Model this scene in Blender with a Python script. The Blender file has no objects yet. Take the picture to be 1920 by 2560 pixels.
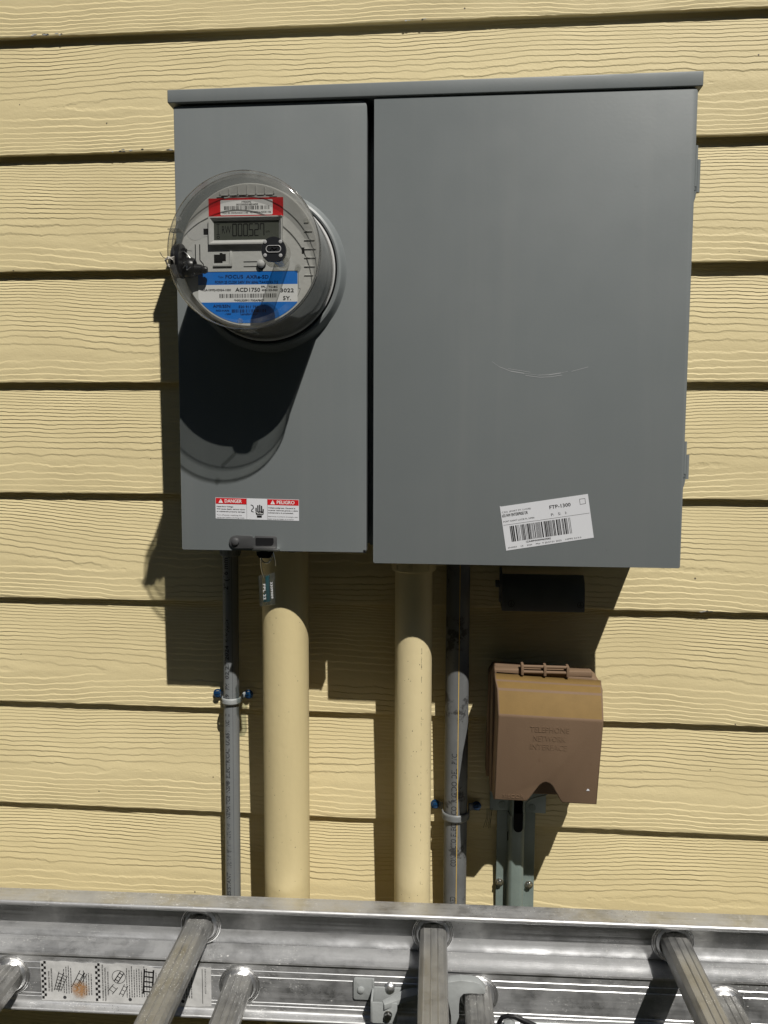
import bpy, bmesh, math, random
from mathutils import Vector, Matrix
random.seed(7)
S = bpy.context.scene
COL = S.collection
ZO = 1950.0                      # mm: height above the ground of the datum (lip of the topmost visible board)

# ------------------------------------------------------------------ camera, sky, sun, exposure
def cam_rot(yaw, pitch, roll):
    cy, sy, cp, sp = math.cos(yaw), math.sin(yaw), math.cos(pitch), math.sin(pitch)
    fwd = Vector((-sy*cp, cy*cp, -sp)); r0 = Vector((cy, sy, 0)); u0 = r0.cross(fwd)
    r = math.cos(roll)*r0 + math.sin(roll)*u0
    u = -math.sin(roll)*r0 + math.cos(roll)*u0
    return Matrix((r, u, -fwd)).transposed()
cd = bpy.data.cameras.new('camera'); cam = bpy.data.objects.new('camera', cd); COL.objects.link(cam)
cam.matrix_world = Matrix.Translation((0, -1.1049, -0.52782+ZO/1000)) @ cam_rot(0.08837, 0.09373, 0.00363).to_4x4()
cd.sensor_fit = 'VERTICAL'; cd.sensor_height = 24.0; cd.lens = 2050.1/2560*24.0
cd.clip_start = 0.02; cd.clip_end = 3000
S.camera = cam
S.render.resolution_x, S.render.resolution_y = 768, 1024

SUN = Vector((-0.52, 1.0, -1.445)).normalized()          # the way the light travels
w = bpy.data.worlds.new('World'); S.world = w; w.use_nodes = True
nt = w.node_tree; bg = nt.nodes['Background']
sk = nt.nodes.new('ShaderNodeTexSky'); sk.sky_type = 'NISHITA'; sk.sun_disc = False
sk.sun_elevation = math.asin(-SUN.z); sk.sun_rotation = math.atan2(-SUN.x, -SUN.y)
sk.air_density = 0.8; sk.dust_density = 0.2; sk.ozone_density = 1.0
nt.links.new(sk.outputs[0], bg.inputs[0]); bg.inputs[1].default_value = 0.05
sd = bpy.data.lights.new('sun', 'SUN'); sd.energy = 5.0; sd.angle = math.radians(0.53); sd.color = (1.0, 0.96, 0.89)
sun = bpy.data.objects.new('sun', sd); COL.objects.link(sun)
sun.rotation_euler = SUN.to_track_quat('-Z', 'Y').to_euler(); sun.location = (2, -4, 6)
S.view_settings.view_transform = 'Standard'; S.view_settings.look = 'None'
S.view_settings.gamma = 1.0; S.view_settings.use_curve_mapping = False
S.view_settings.exposure = -0.06
S.cycles.max_bounces = 10; S.cycles.transparent_max_bounces = 24

# ------------------------------------------------------------------ materials
MATS = {}
class N:
    """small helper round a material's node tree"""
    def __init__(s, name):
        s.m = bpy.data.materials.new(name); s.m.use_nodes = True; s.t = s.m.node_tree
        s.b = s.t.nodes['Principled BSDF']; s.out = s.t.nodes['Material Output']; MATS[name] = s.m
    def n(s, typ, **kw):
        x = s.t.nodes.new(typ)
        for k, v in kw.items():
            if k.startswith('i_'):
                key = k[2:]; key = int(key) if key.isdigit() else key
                x.inputs[key].default_value = v
            else: setattr(x, k, v)
        return x
    def l(s, a, b): s.t.links.new(a, b)
    def math(s, op, a, b=None, c=None, clamp=False):
        x = s.n('ShaderNodeMath', operation=op, use_clamp=clamp)
        for i, v in enumerate((a, b, c)):
            if v is None: continue
            if hasattr(v, 'is_linked') or hasattr(v, 'links'): s.l(v, x.inputs[i])
            else: x.inputs[i].default_value = v
        return x.outputs[0]
    def noise(s, vec, scale, detail=3, rough=.5, dist=0.0):
        x = s.n('ShaderNodeTexNoise'); x.inputs['Scale'].default_value = scale; x.inputs['Detail'].default_value = detail
        x.inputs['Roughness'].default_value = rough; x.inputs['Distortion'].default_value = dist
        if vec is not None: s.l(vec, x.inputs['Vector'])
        return x.outputs['Fac']
    def ramp(s, fac, stops):
        x = s.n('ShaderNodeValToRGB'); s.l(fac, x.inputs[0]); e = x.color_ramp.elements
        while len(e) < len(stops): e.new(0.5)
        for i, (p, c) in enumerate(stops):
            e[i].position = p; e[i].color = (c[0], c[1], c[2], 1) if hasattr(c, '__len__') else (c, c, c, 1)
        return x.outputs[0]
    def maprange(s, v, a, b, c, d, smooth=False):
        x = s.n('ShaderNodeMapRange'); x.interpolation_type = 'SMOOTHSTEP' if smooth else 'LINEAR'
        s.l(v, x.inputs[0])
        for i, q in enumerate((a, b, c, d)): x.inputs[1+i].default_value = q
        return x.outputs[0]
    def mix(s, fac, a, b):
        x = s.n('ShaderNodeMix', data_type='RGBA')
        for i, v in ((0, fac), (6, a), (7, b)):
            if hasattr(v, 'links'): s.l(v, x.inputs[i])
            elif hasattr(v, '__len__'): x.inputs[i].default_value = (*v[:3], 1)
            else: x.inputs[i].default_value = v
        return x.outputs[2]
    def coords(s, scale=(1, 1, 1)):
        tc = s.n('ShaderNodeTexCoord'); mp = s.n('ShaderNodeMapping'); mp.inputs['Scale'].default_value = scale
        s.l(tc.outputs['Object'], mp.inputs['Vector']); return mp.outputs[0]
    def bump(s, h, dist, strength=1.0):
        x = s.n('ShaderNodeBump'); x.inputs['Distance'].default_value = dist; x.inputs['Strength'].default_value = strength
        s.l(h, x.inputs['Height']); s.l(x.outputs[0], s.b.inputs['Normal']); return x
    def set(s, **kw):
        for k, v in kw.items():
            i = s.b.inputs[k.replace('_', ' ')]
            if hasattr(v, 'links'): s.l(v, i)
            elif hasattr(v, '__len__') and len(v) == 3: i.default_value = (*v, 1)
            else: i.default_value = v

def flat(name, col, rough=.5, spec=.5, metal=0.0):
    q = N(name); q.set(Base_Color=col, Roughness=rough, Metallic=metal); q.b.inputs['Specular IOR Level'].default_value = spec
    return q.m

def mottled(name, col, var=.08, scale=30, rough=.45, spec=.5, bump=0.0, bscale=500, dirt=None, stretch=(1, 1, 1)):
    q = N(name); v = q.coords(stretch)
    n1 = q.noise(v, scale, 4, .6); lo = tuple(c*(1-var) for c in col); hi = tuple(min(1, c*(1+var)) for c in col)
    c = q.ramp(n1, [(.3, lo), (.7, hi)])
    if dirt:
        dcol, thr, ds = dirt
        n2 = q.noise(q.coords((1, 1, 1)), ds, 6, .7)
        c = q.mix(q.ramp(n2, [(thr, 0.0), (thr+.06, 1.0)]), c, dcol)
    q.set(Base_Color=c, Roughness=rough); q.b.inputs['Specular IOR Level'].default_value = spec
    if bump: q.bump(q.noise(q.coords(), bscale, 2), bump)
    return q.m

# painted fibre-cement board pressed with a cedar grain
q = N('siding_paint')
tc = q.n('ShaderNodeTexCoord'); sep = q.n('ShaderNodeSeparateXYZ'); q.l(tc.outputs['Object'], sep.inputs[0])
at = q.n('ShaderNodeAttribute'); at.attribute_type = 'OBJECT'; at.attribute_name = 'seed'
seed = at.outputs['Fac']
X = q.math('ADD', sep.outputs[0], q.math('MULTIPLY', seed, 13.37)); Z = sep.outputs[2]
def pvec(sx, sz, off=0.0):
    c = q.n('ShaderNodeCombineXYZ'); q.l(q.math('MULTIPLY', X, sx), c.inputs[0]); q.l(q.math('MULTIPLY', Z, sz), c.inputs[2])
    q.l(q.math('ADD', q.math('MULTIPLY', seed, 3.1), off), c.inputs[1]); return c.outputs[0]
heart = q.math('ADD', q.math('ADD', .034, q.math('MULTIPLY', q.math('FRACT', q.math('MULTIPLY', seed, 7.77)), .038)),
               q.math('MULTIPLY', q.math('SUBTRACT', q.noise(pvec(1.9, 1.0, 5.0), 1.0, 2), .5), .05))
dz = q.math('SUBTRACT', Z, heart)
ad = q.math('SQRT', q.math('ADD', q.math('MULTIPLY', dz, dz), .000012))
F = q.math('ADD', q.math('MULTIPLY', q.math('MULTIPLY', ad, ad), 1020.0), q.math('MULTIPLY', ad, 72.0))
F = q.math('ADD', F, q.math('MULTIPLY', q.noise(pvec(1.35, 5.0), 1.0, 2, .5), 8.0))
F = q.math('ADD', F, q.math('MULTIPLY', q.noise(pvec(30.0, 46.0, 2.0), 1.0, 3, .55), .95))
F = q.math('ADD', F, q.math('MULTIPLY', q.noise(pvec(170.0, 260.0, 4.0), 1.0, 2, .5), .22))
t = q.math('FRACT', F)
saw = q.math('SUBTRACT', q.maprange(t, 0.0, .28, 0.0, 1.0, True), t)
amp = q.maprange(q.noise(pvec(9.0, 22.0, 8.0), 1.0, 2), .28, .7, .25, 1.2)
H = q.math('MULTIPLY', saw, amp)
H = q.math('ADD', H, q.math('MULTIPLY', q.noise(pvec(420.0, 620.0, 1.0), 1.0, 3, .6), .22))
H = q.math('ADD', H, q.math('MULTIPLY', q.noise(pvec(40.0, 120.0, 9.0), 1.0, 3, .6), .42))
chip = q.n('ShaderNodeTexVoronoi'); chip.inputs['Scale'].default_value = 34.0
q.l(pvec(1.0, 1.0, 3.0), chip.inputs['Vector'])
cm = q.math('MULTIPLY', q.math('LESS_THAN', chip.outputs['Distance'], .042),
            q.math('LESS_THAN', q.noise(pvec(7.0, 16.0, 6.0), 1.0, 1), .42))
base = q.ramp(q.noise(pvec(6.0, 14.0, 7.0), 1.0, 4, .6), [(.3, (.598, .505, .288)), (.7, (.655, .557, .322))])
base = q.mix(cm, base, (.10, .08, .055))
q.set(Base_Color=base, Roughness=.62); q.b.inputs['Specular IOR Level'].default_value = .3
q.bump(H, .00088)

# grey enamel of the steel enclosure
q = N('grey_enamel'); v = q.coords()
c = q.ramp(q.noise(v, 6, 4, .55), [(.3, (.168, .186, .190)), (.7, (.178, .194, .197))])
strk = q.noise(q.coords((34, 1, 1.6)), 1.0, 5, .65)
c = q.mix(q.ramp(strk, [(.50, 0.0), (.80, .30)]), c, (.215, .225, .222))
c = q.mix(q.ramp(q.noise(v, 55, 6, .75), [(.66, 0.0), (.74, .35)]), c, (.13, .14, .14))
scr = q.noise(q.coords((14, 1, 300)), 3.0, 4, .7)
c = q.mix(q.ramp(scr, [(.76, 0.0), (.80, .35)]), c, (.29, .30, .31))
q.set(Base_Color=c, Roughness=q.maprange(q.noise(v, 22, 4), .3, .7, .38, .50))
q.b.inputs['Specular IOR Level'].default_value = .32
q.bump(q.noise(v, 260, 2), .00012, .35)

mottled('tan_paint', (.580, .485, .270), .06, 14, .5, .35, .0003, 130, ((.25, .21, .14), .69, 40), (1.6, 1.6, .22))
mottled('tan_paint_light', (.625, .530, .312), .06, 14, .5, .35, .0003, 130, ((.20, .17, .12), .68, 46), (1.6, 1.6, .22))
mottled('grey_pvc', (.160, .170, .174), .14, 40, .42, .4, .00015, 300, None, (1, 1, .12))
mottled('worn_pvc', (.135, .140, .143), .26, 30, .5, .35, .0003, 200, ((.045, .045, .045), .57, 34), (1, 1, .3))
mottled('dark_pvc', (.075, .080, .084), .1, 40, .5, .35)
flat('black_ink', (.012, .012, .012), .6, .2)
flat('dark_ink', (.045, .047, .05), .6, .2)
flat('yellow_line', (.55, .37, .08), .5)
flat('white_paper', (.62, .63, .66), .55, .3)
mottled('old_label', (.53, .53, .525), .14, 55, .5, .3, .0012, 45)
flat('white_film', (.70, .70, .70), .45, .4)
flat('red_print', (.55, .012, .016), .4, .4)
flat('blue_print', (.009, .155, .56), .4, .4)
flat('navy_ink', (.006, .02, .085), .5, .3)
mottled('meter_white', (.47, .47, .455), .05, 60, .5, .4, .0002, 240)
mottled('meter_grey', (.46, .46, .455), .05, 60, .55, .35)
flat('lcd_green', (.060, .066, .054), .4, .3)
flat('lcd_dark', (.003, .003, .003), .5, .15)
flat('black_plastic', (.009, .009, .010), .32, .35)
flat('black_gap', (.01, .01, .011), .8, .1)
flat('teal_plastic', (.004, .060, .072), .35, .5)
flat('white_ink', (.75, .75, .75), .5, .3)
flat('blue_screw', (.008, .050, .135), .3, .6, .35)
flat('paint_flake_grey', (.42, .42, .41), .7, .3)
flat('knob_black', (.016, .017, .020), .30, .5)
flat('rivet_bright', (.34, .34, .34), .4, .5)
flat('steel', (.55, .55, .54), .28, .5, 1.0)
flat('scratch_bare', (.44, .45, .46), .5)
flat('grey_hardware', (.080, .081, .083), .42, .5, .2)
mottled('bracket_paint', (.30, .315, .315), .08, 60, .5, .4, .0002, 200)
mottled('green_grey_steel', (.165, .205, .190), .08, 40, .42, .5, .0002, 200)
mottled('string_white', (.55, .52, .47), .15, 400, .8, .2)
mottled('ground_grass', (.040, .048, .022), .3, 6, .9, .2, .01, 30)

mottled('leaf_green', (.038, .062, .018), .35, 5, .5, .4)
q = N('sun_faded_plastic'); v = q.coords()
c = q.ramp(q.noise(q.coords((30, 30, 6)), 1.0, 5, .6), [(.3, (.172, .113, .071)), (.7, (.188, .124, .078))])
c = q.mix(q.ramp(q.noise(v, 46, 6, .7), [(.66, 0.0), (.74, .5)]), c, (.13, .075, .045))
q.set(Base_Color=c, Roughness=.72); q.b.inputs['Specular IOR Level'].default_value = .25
q.bump(q.noise(v, 700, 2), .00012)

mottled('yellowed_plastic', (.192, .120, .040), .06, 60, .7, .25, .00012, 700, ((.15, .09, .04), .70, 46))
def aluminium(name, base, rough, dirtcol, along):
    q = N(name)
    st = (3, 300, 300) if along == 'x' else (300, 3, 300)
    scv = q.n('ShaderNodeMapping'); scv.inputs['Rotation'].default_value = (.5, .9, .35); scv.inputs['Scale'].default_value = (9, 420, 420)
    q.l(q.n('ShaderNodeTexCoord').outputs['Object'], scv.inputs['Vector']); scn = q.noise(scv.outputs[0], 1.0, 3, .6)
    streak = q.noise(q.coords(st), 1.0, 4, .6)
    blot = q.noise(q.coords(), 24, 6, .68)
    spl = q.n('ShaderNodeTexVoronoi'); spl.inputs['Scale'].default_value = 330; q.l(q.coords(), spl.inputs['Vector'])
    grp = q.noise(q.coords(), 11, 4, .6)
    dots = q.math('MULTIPLY', q.math('LESS_THAN', spl.outputs['Distance'], .20), q.math('GREATER_THAN', grp, .53))
    sp2 = q.n('ShaderNodeTexVoronoi'); sp2.inputs['Scale'].default_value = 75; q.l(q.coords((1, 1, 1.6)), sp2.inputs['Vector'])
    spat = q.math('ADD', sp2.outputs['Distance'], q.math('MULTIPLY', q.noise(q.coords(), 420, 3, .6), .22))
    d2 = q.math('MULTIPLY', q.math('LESS_THAN', spat, .205), q.math('GREATER_THAN', q.noise(q.coords((1, 1, 1.3)), 13, 3), .57))
    dots = q.math('MULTIPLY', q.math('MAXIMUM', dots, d2), .75)
    spd = q.n('ShaderNodeTexVoronoi'); spd.inputs['Scale'].default_value = 300
    q.l(q.coords((1, 1.1, 1.2)), spd.inputs['Vector'])
    dk = q.math('MULTIPLY', q.math('LESS_THAN', spd.outputs['Distance'], .15), q.math('GREATER_THAN', q.noise(q.coords((1, 1, 1.7)), 6, 3), .58))
    lo = tuple(c*.84 for c in base)
    col = q.ramp(streak, [(.3, lo), (.7, base)])
    film = q.ramp(blot, [(.36, .10), (.64, .78)])
    col = q.mix(film, col, dirtcol)
    col = q.mix(q.ramp(q.noise(q.coords((1, 1, 1.5)), 7, 6, .75), [(.50, 0.0), (.68, .6)]), col, tuple(c*.55 for c in dirtcol))
    col = q.mix(q.ramp(scn, [(.70, 0.0), (.74, .6)]), col, (.70, .70, .70))
    col = q.mix(dots, col, (.62, .62, .60)); col = q.mix(dk, col, (.04, .038, .035))
    q.set(Base_Color=col, Roughness=q.maprange(streak, .3, .7, rough-.07, rough+.10))
    met = q.math('SUBTRACT', 1.0, q.math('MULTIPLY', film, .7)); met = q.math('MULTIPLY', met, q.math('SUBTRACT', 1.0, q.math('MAXIMUM', dots, dk)))
    q.l(met, q.b.inputs['Metallic'])
    q.bump(streak, .00018, .8)
    return q.m
aluminium('rail_aluminium', (.70, .705, .715), .40, (.36, .365, .37), 'x')
aluminium('rung_aluminium', (.50, .50, .495), .44, (.27, .265, .245), 'y')
q = N('ring_aluminium'); q.set(Base_Color=(.62, .62, .62), Metallic=1.0, Roughness=.42); q.bump(q.noise(q.coords(), 300, 3), .0004)

def clear(name, tint, rough, spec=1.0, haze=0.0):
    q = N(name); t = q.t
    tr = q.n('ShaderNodeBsdfTransparent'); tr.inputs[0].default_value = (*tint, 1)
    gl = q.n('ShaderNodeBsdfGlossy'); gl.inputs['Roughness'].default_value = rough
    lw = q.n('ShaderNodeLayerWeight'); lw.inputs['Blend'].default_value = .5
    fac = q.math('ADD', .04, q.math('MULTIPLY', q.math('POWER', lw.outputs['Facing'], 5.0), .9))
    mx = q.n('ShaderNodeMixShader'); q.l(q.math('MULTIPLY', fac, spec, clamp=True), mx.inputs[0])
    q.l(tr.outputs[0], mx.inputs[1]); q.l(gl.outputs[0], mx.inputs[2]); last = mx.outputs[0]
    if haze:
        df = q.n('ShaderNodeBsdfDiffuse'); df.inputs[0].default_value = (.75, .75, .73, 1)
        m2 = q.n('ShaderNodeMixShader'); q.l(last, m2.inputs[1]); q.l(df.outputs[0], m2.inputs[2])
        nz = q.noise(q.coords((1, 1, 1)), 40, 5, .7, .6)
        q.l(q.maprange(nz, .35, .75, haze*.3, haze*1.8), m2.inputs[0]); last = m2.outputs[0]
    q.l(last, q.out.inputs[0]); t.nodes.remove(q.b)
    return q.m
clear('clear_cover', (.86, .865, .855), .04, 1.2, .012)
clear('clear_side', (.55, .55, .535), .07, 1.2, .09)
clear('clear_edge', (.42, .42, .40), .10, 2.0, .10)
clear('clear_rim', (.86, .86, .84), .08, 1.5, .06)
clear('clear_tag', (.80, .84, .84), .06, 1.2, .03)

# ------------------------------------------------------------------ mesh builder (all lengths in mm)
BASE = {}
class MB:
    def __init__(s): s.bm = bmesh.new(); s.mi = 0; s.names = []
    def mat(s, name):
        if name not in s.names: s.names.append(name)
        s.mi = s.names.index(name); return s
    def _f(s, vs, smooth=True):
        try:
            f = s.bm.faces.new(vs); f.material_index = s.mi; f.smooth = smooth; return f
        except ValueError: return None
    def poly(s, pts): return s._f([s.bm.verts.new(p) for p in pts])
    def box(s, x0, x1, y0, y1, z0, z1, bev=0.0, seg=2):
        v = [s.bm.verts.new((x, y, z)) for x in (x0, x1) for y in (y0, y1) for z in (z0, z1)]
        fs = [s._f([v[i] for i in q]) for q in ((0, 1, 3, 2), (4, 6, 7, 5), (0, 4, 5, 1), (2, 3, 7, 6), (0, 2, 6, 4), (1, 5, 7, 3))]
        if bev: s.bevel(set(e for f in fs for e in f.edges), bev, seg)
        return s
    def bevel(s, edges, bev, seg=2):
        r = bmesh.ops.bevel(s.bm, geom=list(edges), offset=bev, segments=seg, affect='EDGES', profile=.5, clamp_overlap=True)
        for f in r['faces']: f.material_index = s.mi; f.smooth = True
    def prism(s, pts, vec, bev=0.0, seg=2, caps=(True, True)):
        """closed outline pts (3-D) pushed along vec"""
        a = [s.bm.verts.new(p) for p in pts]; b = [s.bm.verts.new(Vector(p)+Vector(vec)) for p in pts]
        fs = []; n = len(a)
        for i in range(n): fs.append(s._f([a[i], a[(i+1) % n], b[(i+1) % n], b[i]]))
        if caps[0]: fs.append(s._f(a[::-1]))
        if caps[1]: fs.append(s._f(b))
        if bev: s.bevel(set(e for f in fs if f for e in f.edges), bev, seg)
        return s
    def lathe(s, prof, c, axis='y', n=64, a0=0.0, a1=2*math.pi):
        """prof: (radius, distance along axis); axis y points towards the camera for negative y"""
        full = abs(a1-a0-2*math.pi) < 1e-6; rings = []
        for r, h in prof:
            ring = []
            for i in range(n if full else n+1):
                a = a0+(a1-a0)*i/n; u, v = r*math.cos(a), r*math.sin(a)
                p = {'y': (u, h, v), 'z': (u, v, h), 'x': (h, u, v)}[axis]
                ring.append(s.bm.verts.new((c[0]+p[0], c[1]+p[1], c[2]+p[2])))
            rings.append(ring)
        for A, B in zip(rings, rings[1:]):
            m = len(A)
            for i in range(m if full else m-1): s._f([A[i], A[(i+1) % m], B[(i+1) % m], B[i]])
        return s
    def disc(s, c, r, axis='y', n=32, sx=1.0, sz=1.0):
        pts = []
        for i in range(n):
            a = 2*math.pi*i/n; u, v = r*sx*math.cos(a), r*sz*math.sin(a)
            pts.append({'y': (c[0]+u, c[1], c[2]+v), 'z': (c[0]+u, c[1]+v, c[2]), 'x': (c[0], c[1]+u, c[2]+v)}[axis])
        s.poly(pts); return s
    def cyl(s, c, r, h0, h1, axis='y', n=32):
        return s.lathe([(.001, h0), (r, h0), (r, h1), (.001, h1)], c, axis, n)
    def tube(s, path, r, n=8, closed=False):
        P = [Vector(p) for p in path]; m = len(P); rings = []; up = None
        for i, p in enumerate(P):
            d = ((P[(i+1) % m] if closed or i < m-1 else p)-(P[i-1] if closed or i > 0 else p)).normalized()
            if up is None: up = d.cross(Vector((.3, .2, .93))).normalized()
            up = (up-d*up.dot(d)).normalized(); sd_ = d.cross(up)
            rr = r[i] if hasattr(r, '__len__') else r
            rings.append([s.bm.verts.new(p+(up*math.cos(2*math.pi*k/n)+sd_*math.sin(2*math.pi*k/n))*rr) for k in range(n)])
        for i in range(m if closed else m-1):
            A, B = rings[i], rings[(i+1) % m]
            for k in range(n): s._f([A[k], A[(k+1) % n], B[(k+1) % n], B[k]])
        if not closed: s._f(rings[0][::-1]); s._f(rings[-1])
        return s
    def ribbon(s, path, wdt, y):
        """flat stroke in a plane parallel to the wall; path of (x, z)"""
        for (x0, z0), (x1, z1) in zip(path, path[1:]):
            d = Vector((x1-x0, z1-z0)); L = d.length or 1; nx, nz = -d.y/L*wdt/2, d.x/L*wdt/2
            s.poly([(x0+nx, y, z0+nz), (x0-nx, y, z0-nz), (x1-nx, y, z1-nz), (x1+nx, y, z1+nz)])
        return s
    def rect(s, x0, x1, z0, z1, y):
        s.poly([(x0, y, z0), (x1, y, z0), (x1, y, z1), (x0, y, z1)]); return s
    def add_mesh(s, me, M):
        """append a mesh datablock through matrix/func M"""
        vs = [s.bm.verts.new(M(v.co)) for v in me.vertices]
        for p in me.polygons: s._f([vs[i] for i in p.vertices], False)
        return s
    def build(s, name, parent=None, mats=None, sharp=35, local=False, recalc=True, **props):
        if recalc: bmesh.ops.recalc_face_normals(s.bm, faces=s.bm.faces)
        base = Vector((0, 0, 0)) if (parent is None or local) else BASE[parent.name]
        off = Vector((0, 0, 0)) if local else Vector((0, 0, ZO/1000))
        for v in s.bm.verts: v.co = v.co*.001+off-base
        me = bpy.data.meshes.new(name); s.bm.to_mesh(me); s.bm.free()
        for m_ in (s.names or [mats]): me.materials.append(MATS[m_])
        me.set_sharp_from_angle(angle=math.radians(sharp))
        o = bpy.data.objects.new(name, me); COL.objects.link(o)
        if parent is not None: o.parent = parent
        BASE[o.name] = base
        for k, v in props.items(): o[k] = v
        return o

def thing(name, label, cat, base_mm, group=None, local=False):
    o = bpy.data.objects.new(name, None); COL.objects.link(o); o.empty_display_size = .05
    b = Vector(base_mm)*.001+Vector((0, 0, ZO/1000)); o.location = b; BASE[o.name] = b
    o['label'] = label; o['category'] = cat
    if group: o['group'] = group
    return o

# ------------------------------------------------------------------ lettering
_tc = {}
def glyphs(txt):
    if txt in _tc: return _tc[txt]
    cu = bpy.data.curves.new('lettering', 'FONT'); cu.body = txt; cu.size = 1.0; cu.resolution_u = 2
    o = bpy.data.objects.new('lettering', cu); COL.objects.link(o)
    bpy.context.view_layer.update()
    me = bpy.data.meshes.new_from_object(o.evaluated_get(bpy.context.evaluated_depsgraph_get()))
    bpy.data.objects.remove(o); bpy.data.curves.remove(cu)
    xs = [v.co.x for v in me.vertices] or [0, 1]; ys = [v.co.y for v in me.vertices] or [0, 1]
    _tc[txt] = (me, min(xs), max(xs), min(0, min(ys)) if False else min(ys), max(ys)); return _tc[txt]
def put(mb, txt, x, z, wdt, h, y, ang=0.0, bold=0.0):
    """text whose left end of the baseline is (x, z), set to an exact width and cap height, in the plane y"""
    me, x0, x1, y0, y1 = glyphs(txt); _, _, _, cy0, cy1 = glyphs('H')
    sx = wdt/(x1-x0); sy = h/(cy1-cy0); ca, sa = math.cos(ang), math.sin(ang)
    offs = [(0, 0)] if not bold else [(-bold, 0), (bold, 0), (0, bold*.6), (0, -bold*.6)]
    for i, (ox, oz) in enumerate(offs):
        def M(co, i=i, ox=ox, oz=oz):
            u, v = (co.x-x0)*sx+ox, co.y*sy+oz
            return (x+u*ca-v*sa, y-.02*i, z+u*sa+v*ca)
        mb.add_mesh(me, M)
    return mb
def put_round(mb, txt, xa, ya, r, xo, z0, z1, h, bold=.0):
    """text running up a vertical pipe of axis (xa, ya); letters' tops face left; xo = offset of the baseline from the axis"""
    me, x0, x1, y0, y1 = glyphs(txt); _, _, _, cy0, cy1 = glyphs('H')
    sx = (z1-z0)/(x1-x0); sy = h/(cy1-cy0)
    for i, (b, e_) in enumerate([(0, 0)] if not bold else [(-bold, 0), (bold, 0), (0, bold), (0, -bold)]):
        def M(co, i=i, b=b, e_=e_):
            a = (xo-co.y*sy+e_)/r; return (xa+(r+.12+.02*i)*math.sin(a), ya-(r+.12+.02*i)*math.cos(a), z0+(co.x-x0)*sx+b)
        mb.add_mesh(me, M)
    return mb
def barcode(mb, x0, x1, z0, z1, y, n, ang=0.0, rnd=None, org=None):
    rnd = rnd or random.Random(n); ws = [rnd.choice((1, 1, 1, 2, 2, 3)) for _ in range(n*2)]; tot = sum(ws); p = 0.0
    ca, sa = math.cos(ang), math.sin(ang); ox, oz = org or (0, 0)
    for i, q_ in enumerate(ws):
        if i % 2 == 0:
            a, b = x0+(x1-x0)*p/tot, x0+(x1-x0)*(p+q_)/tot
            mb.poly([(ox+u*ca-v*sa, y, oz+u*sa+v*ca) for u, v in ((a, z0), (b, z0), (b, z1), (a, z1))])
        p += q_
    return mb

# ------------------------------------------------------------------ ground
g = MB().mat('ground_grass')
g.poly([(-4e5, 0, -ZO), (4e5, 0, -ZO), (4e5, 40, -ZO), (-4e5, 40, -ZO)]); g.poly([(-4e5, -6e5, -ZO), (4e5, -6e5, -ZO), (4e5, 0, -ZO), (-4e5, 0, -ZO)])
g.build('ground', kind='structure')

# ------------------------------------------------------------------ added leafy screen behind the camera, blocks sky light to deepen the shade
sky_block_hedge = thing('sky_block_hedge', 'added tall screen of dark green leaves behind the camera that blocks sky light', 'sky_block_hedge', (0, -3200, -ZO))
hr = random.Random(3)
mb = MB().mat('leaf_green')
nx_, nz_ = 90, 26; gv = []
for i in range(nx_+1):
    col_ = []
    for k_ in range(nz_+1):
        x = -8000+16000*i/nx_; z = 4300*k_/nz_
        col_.append(mb.bm.verts.new((x, -3150+hr.uniform(-110, 110)+(220 if k_ == 0 else 0)-(max(0, k_-22)*60), z-ZO)))
    for z_, y_ in ((4250, -3700), (4100, -4300)): col_.append(mb.bm.verts.new((-8000+16000*i/nx_, y_, z_-ZO+hr.uniform(-90, 90))))
    gv.append(col_)
for A_, B_ in zip(gv, gv[1:]):
    for k_ in range(len(A_)-1): mb._f([A_[k_], B_[k_], B_[k_+1], A_[k_+1]])
mb.build('blocker_foliage', sky_block_hedge)
mb = MB().mat('leaf_green')
for i in range(10000):
    x, z, y = hr.uniform(-5000, 5000), hr.uniform(60, 4360), hr.uniform(-3180, -2960); u = Vector((hr.gauss(0, 1), hr.gauss(0, 1), hr.gauss(0, 1))).normalized(); v_ = u.orthogonal().normalized(); L_ = hr.uniform(28, 60)
    c_ = Vector((x, y, z-ZO)); mb.poly([c_-u*L_, c_+v_*L_*.42, c_+u*L_, c_-v_*L_*.42])
lf = mb.build('blocker_leaf', sky_block_hedge, recalc=False); lf['kind'] = 'stuff'

# ------------------------------------------------------------------ lap siding wall
wall = thing('house_wall', 'pale yellow lap siding wall with raised wood grain behind the grey boxes', 'wall', (0, 0, -ZO))
LIPS = {0: (2.2, .0), }
def _lip_profile(seed_):
    r = random.Random(seed_); ph = [r.uniform(0, 6.28) for _ in range(6)]; fr = [r.uniform(20, 300) for _ in range(6)]
    chips = [(r.uniform(-1.4, 1.2), r.uniform(.004, .013), r.uniform(.5, 1.5)) for _ in range(5)]
    def f(x):
        v = sum(math.sin(fr[i]*x+ph[i])*(.16 if fr[i] < 120 else .09) for i in range(6))
        for cx_, cw, ch in chips:
            d = abs(x-cx_)/cw
            if d < 1: v += ch*(1-d*d)*(0.6+.4*math.sin(900*x))
        return v
    return f
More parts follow.
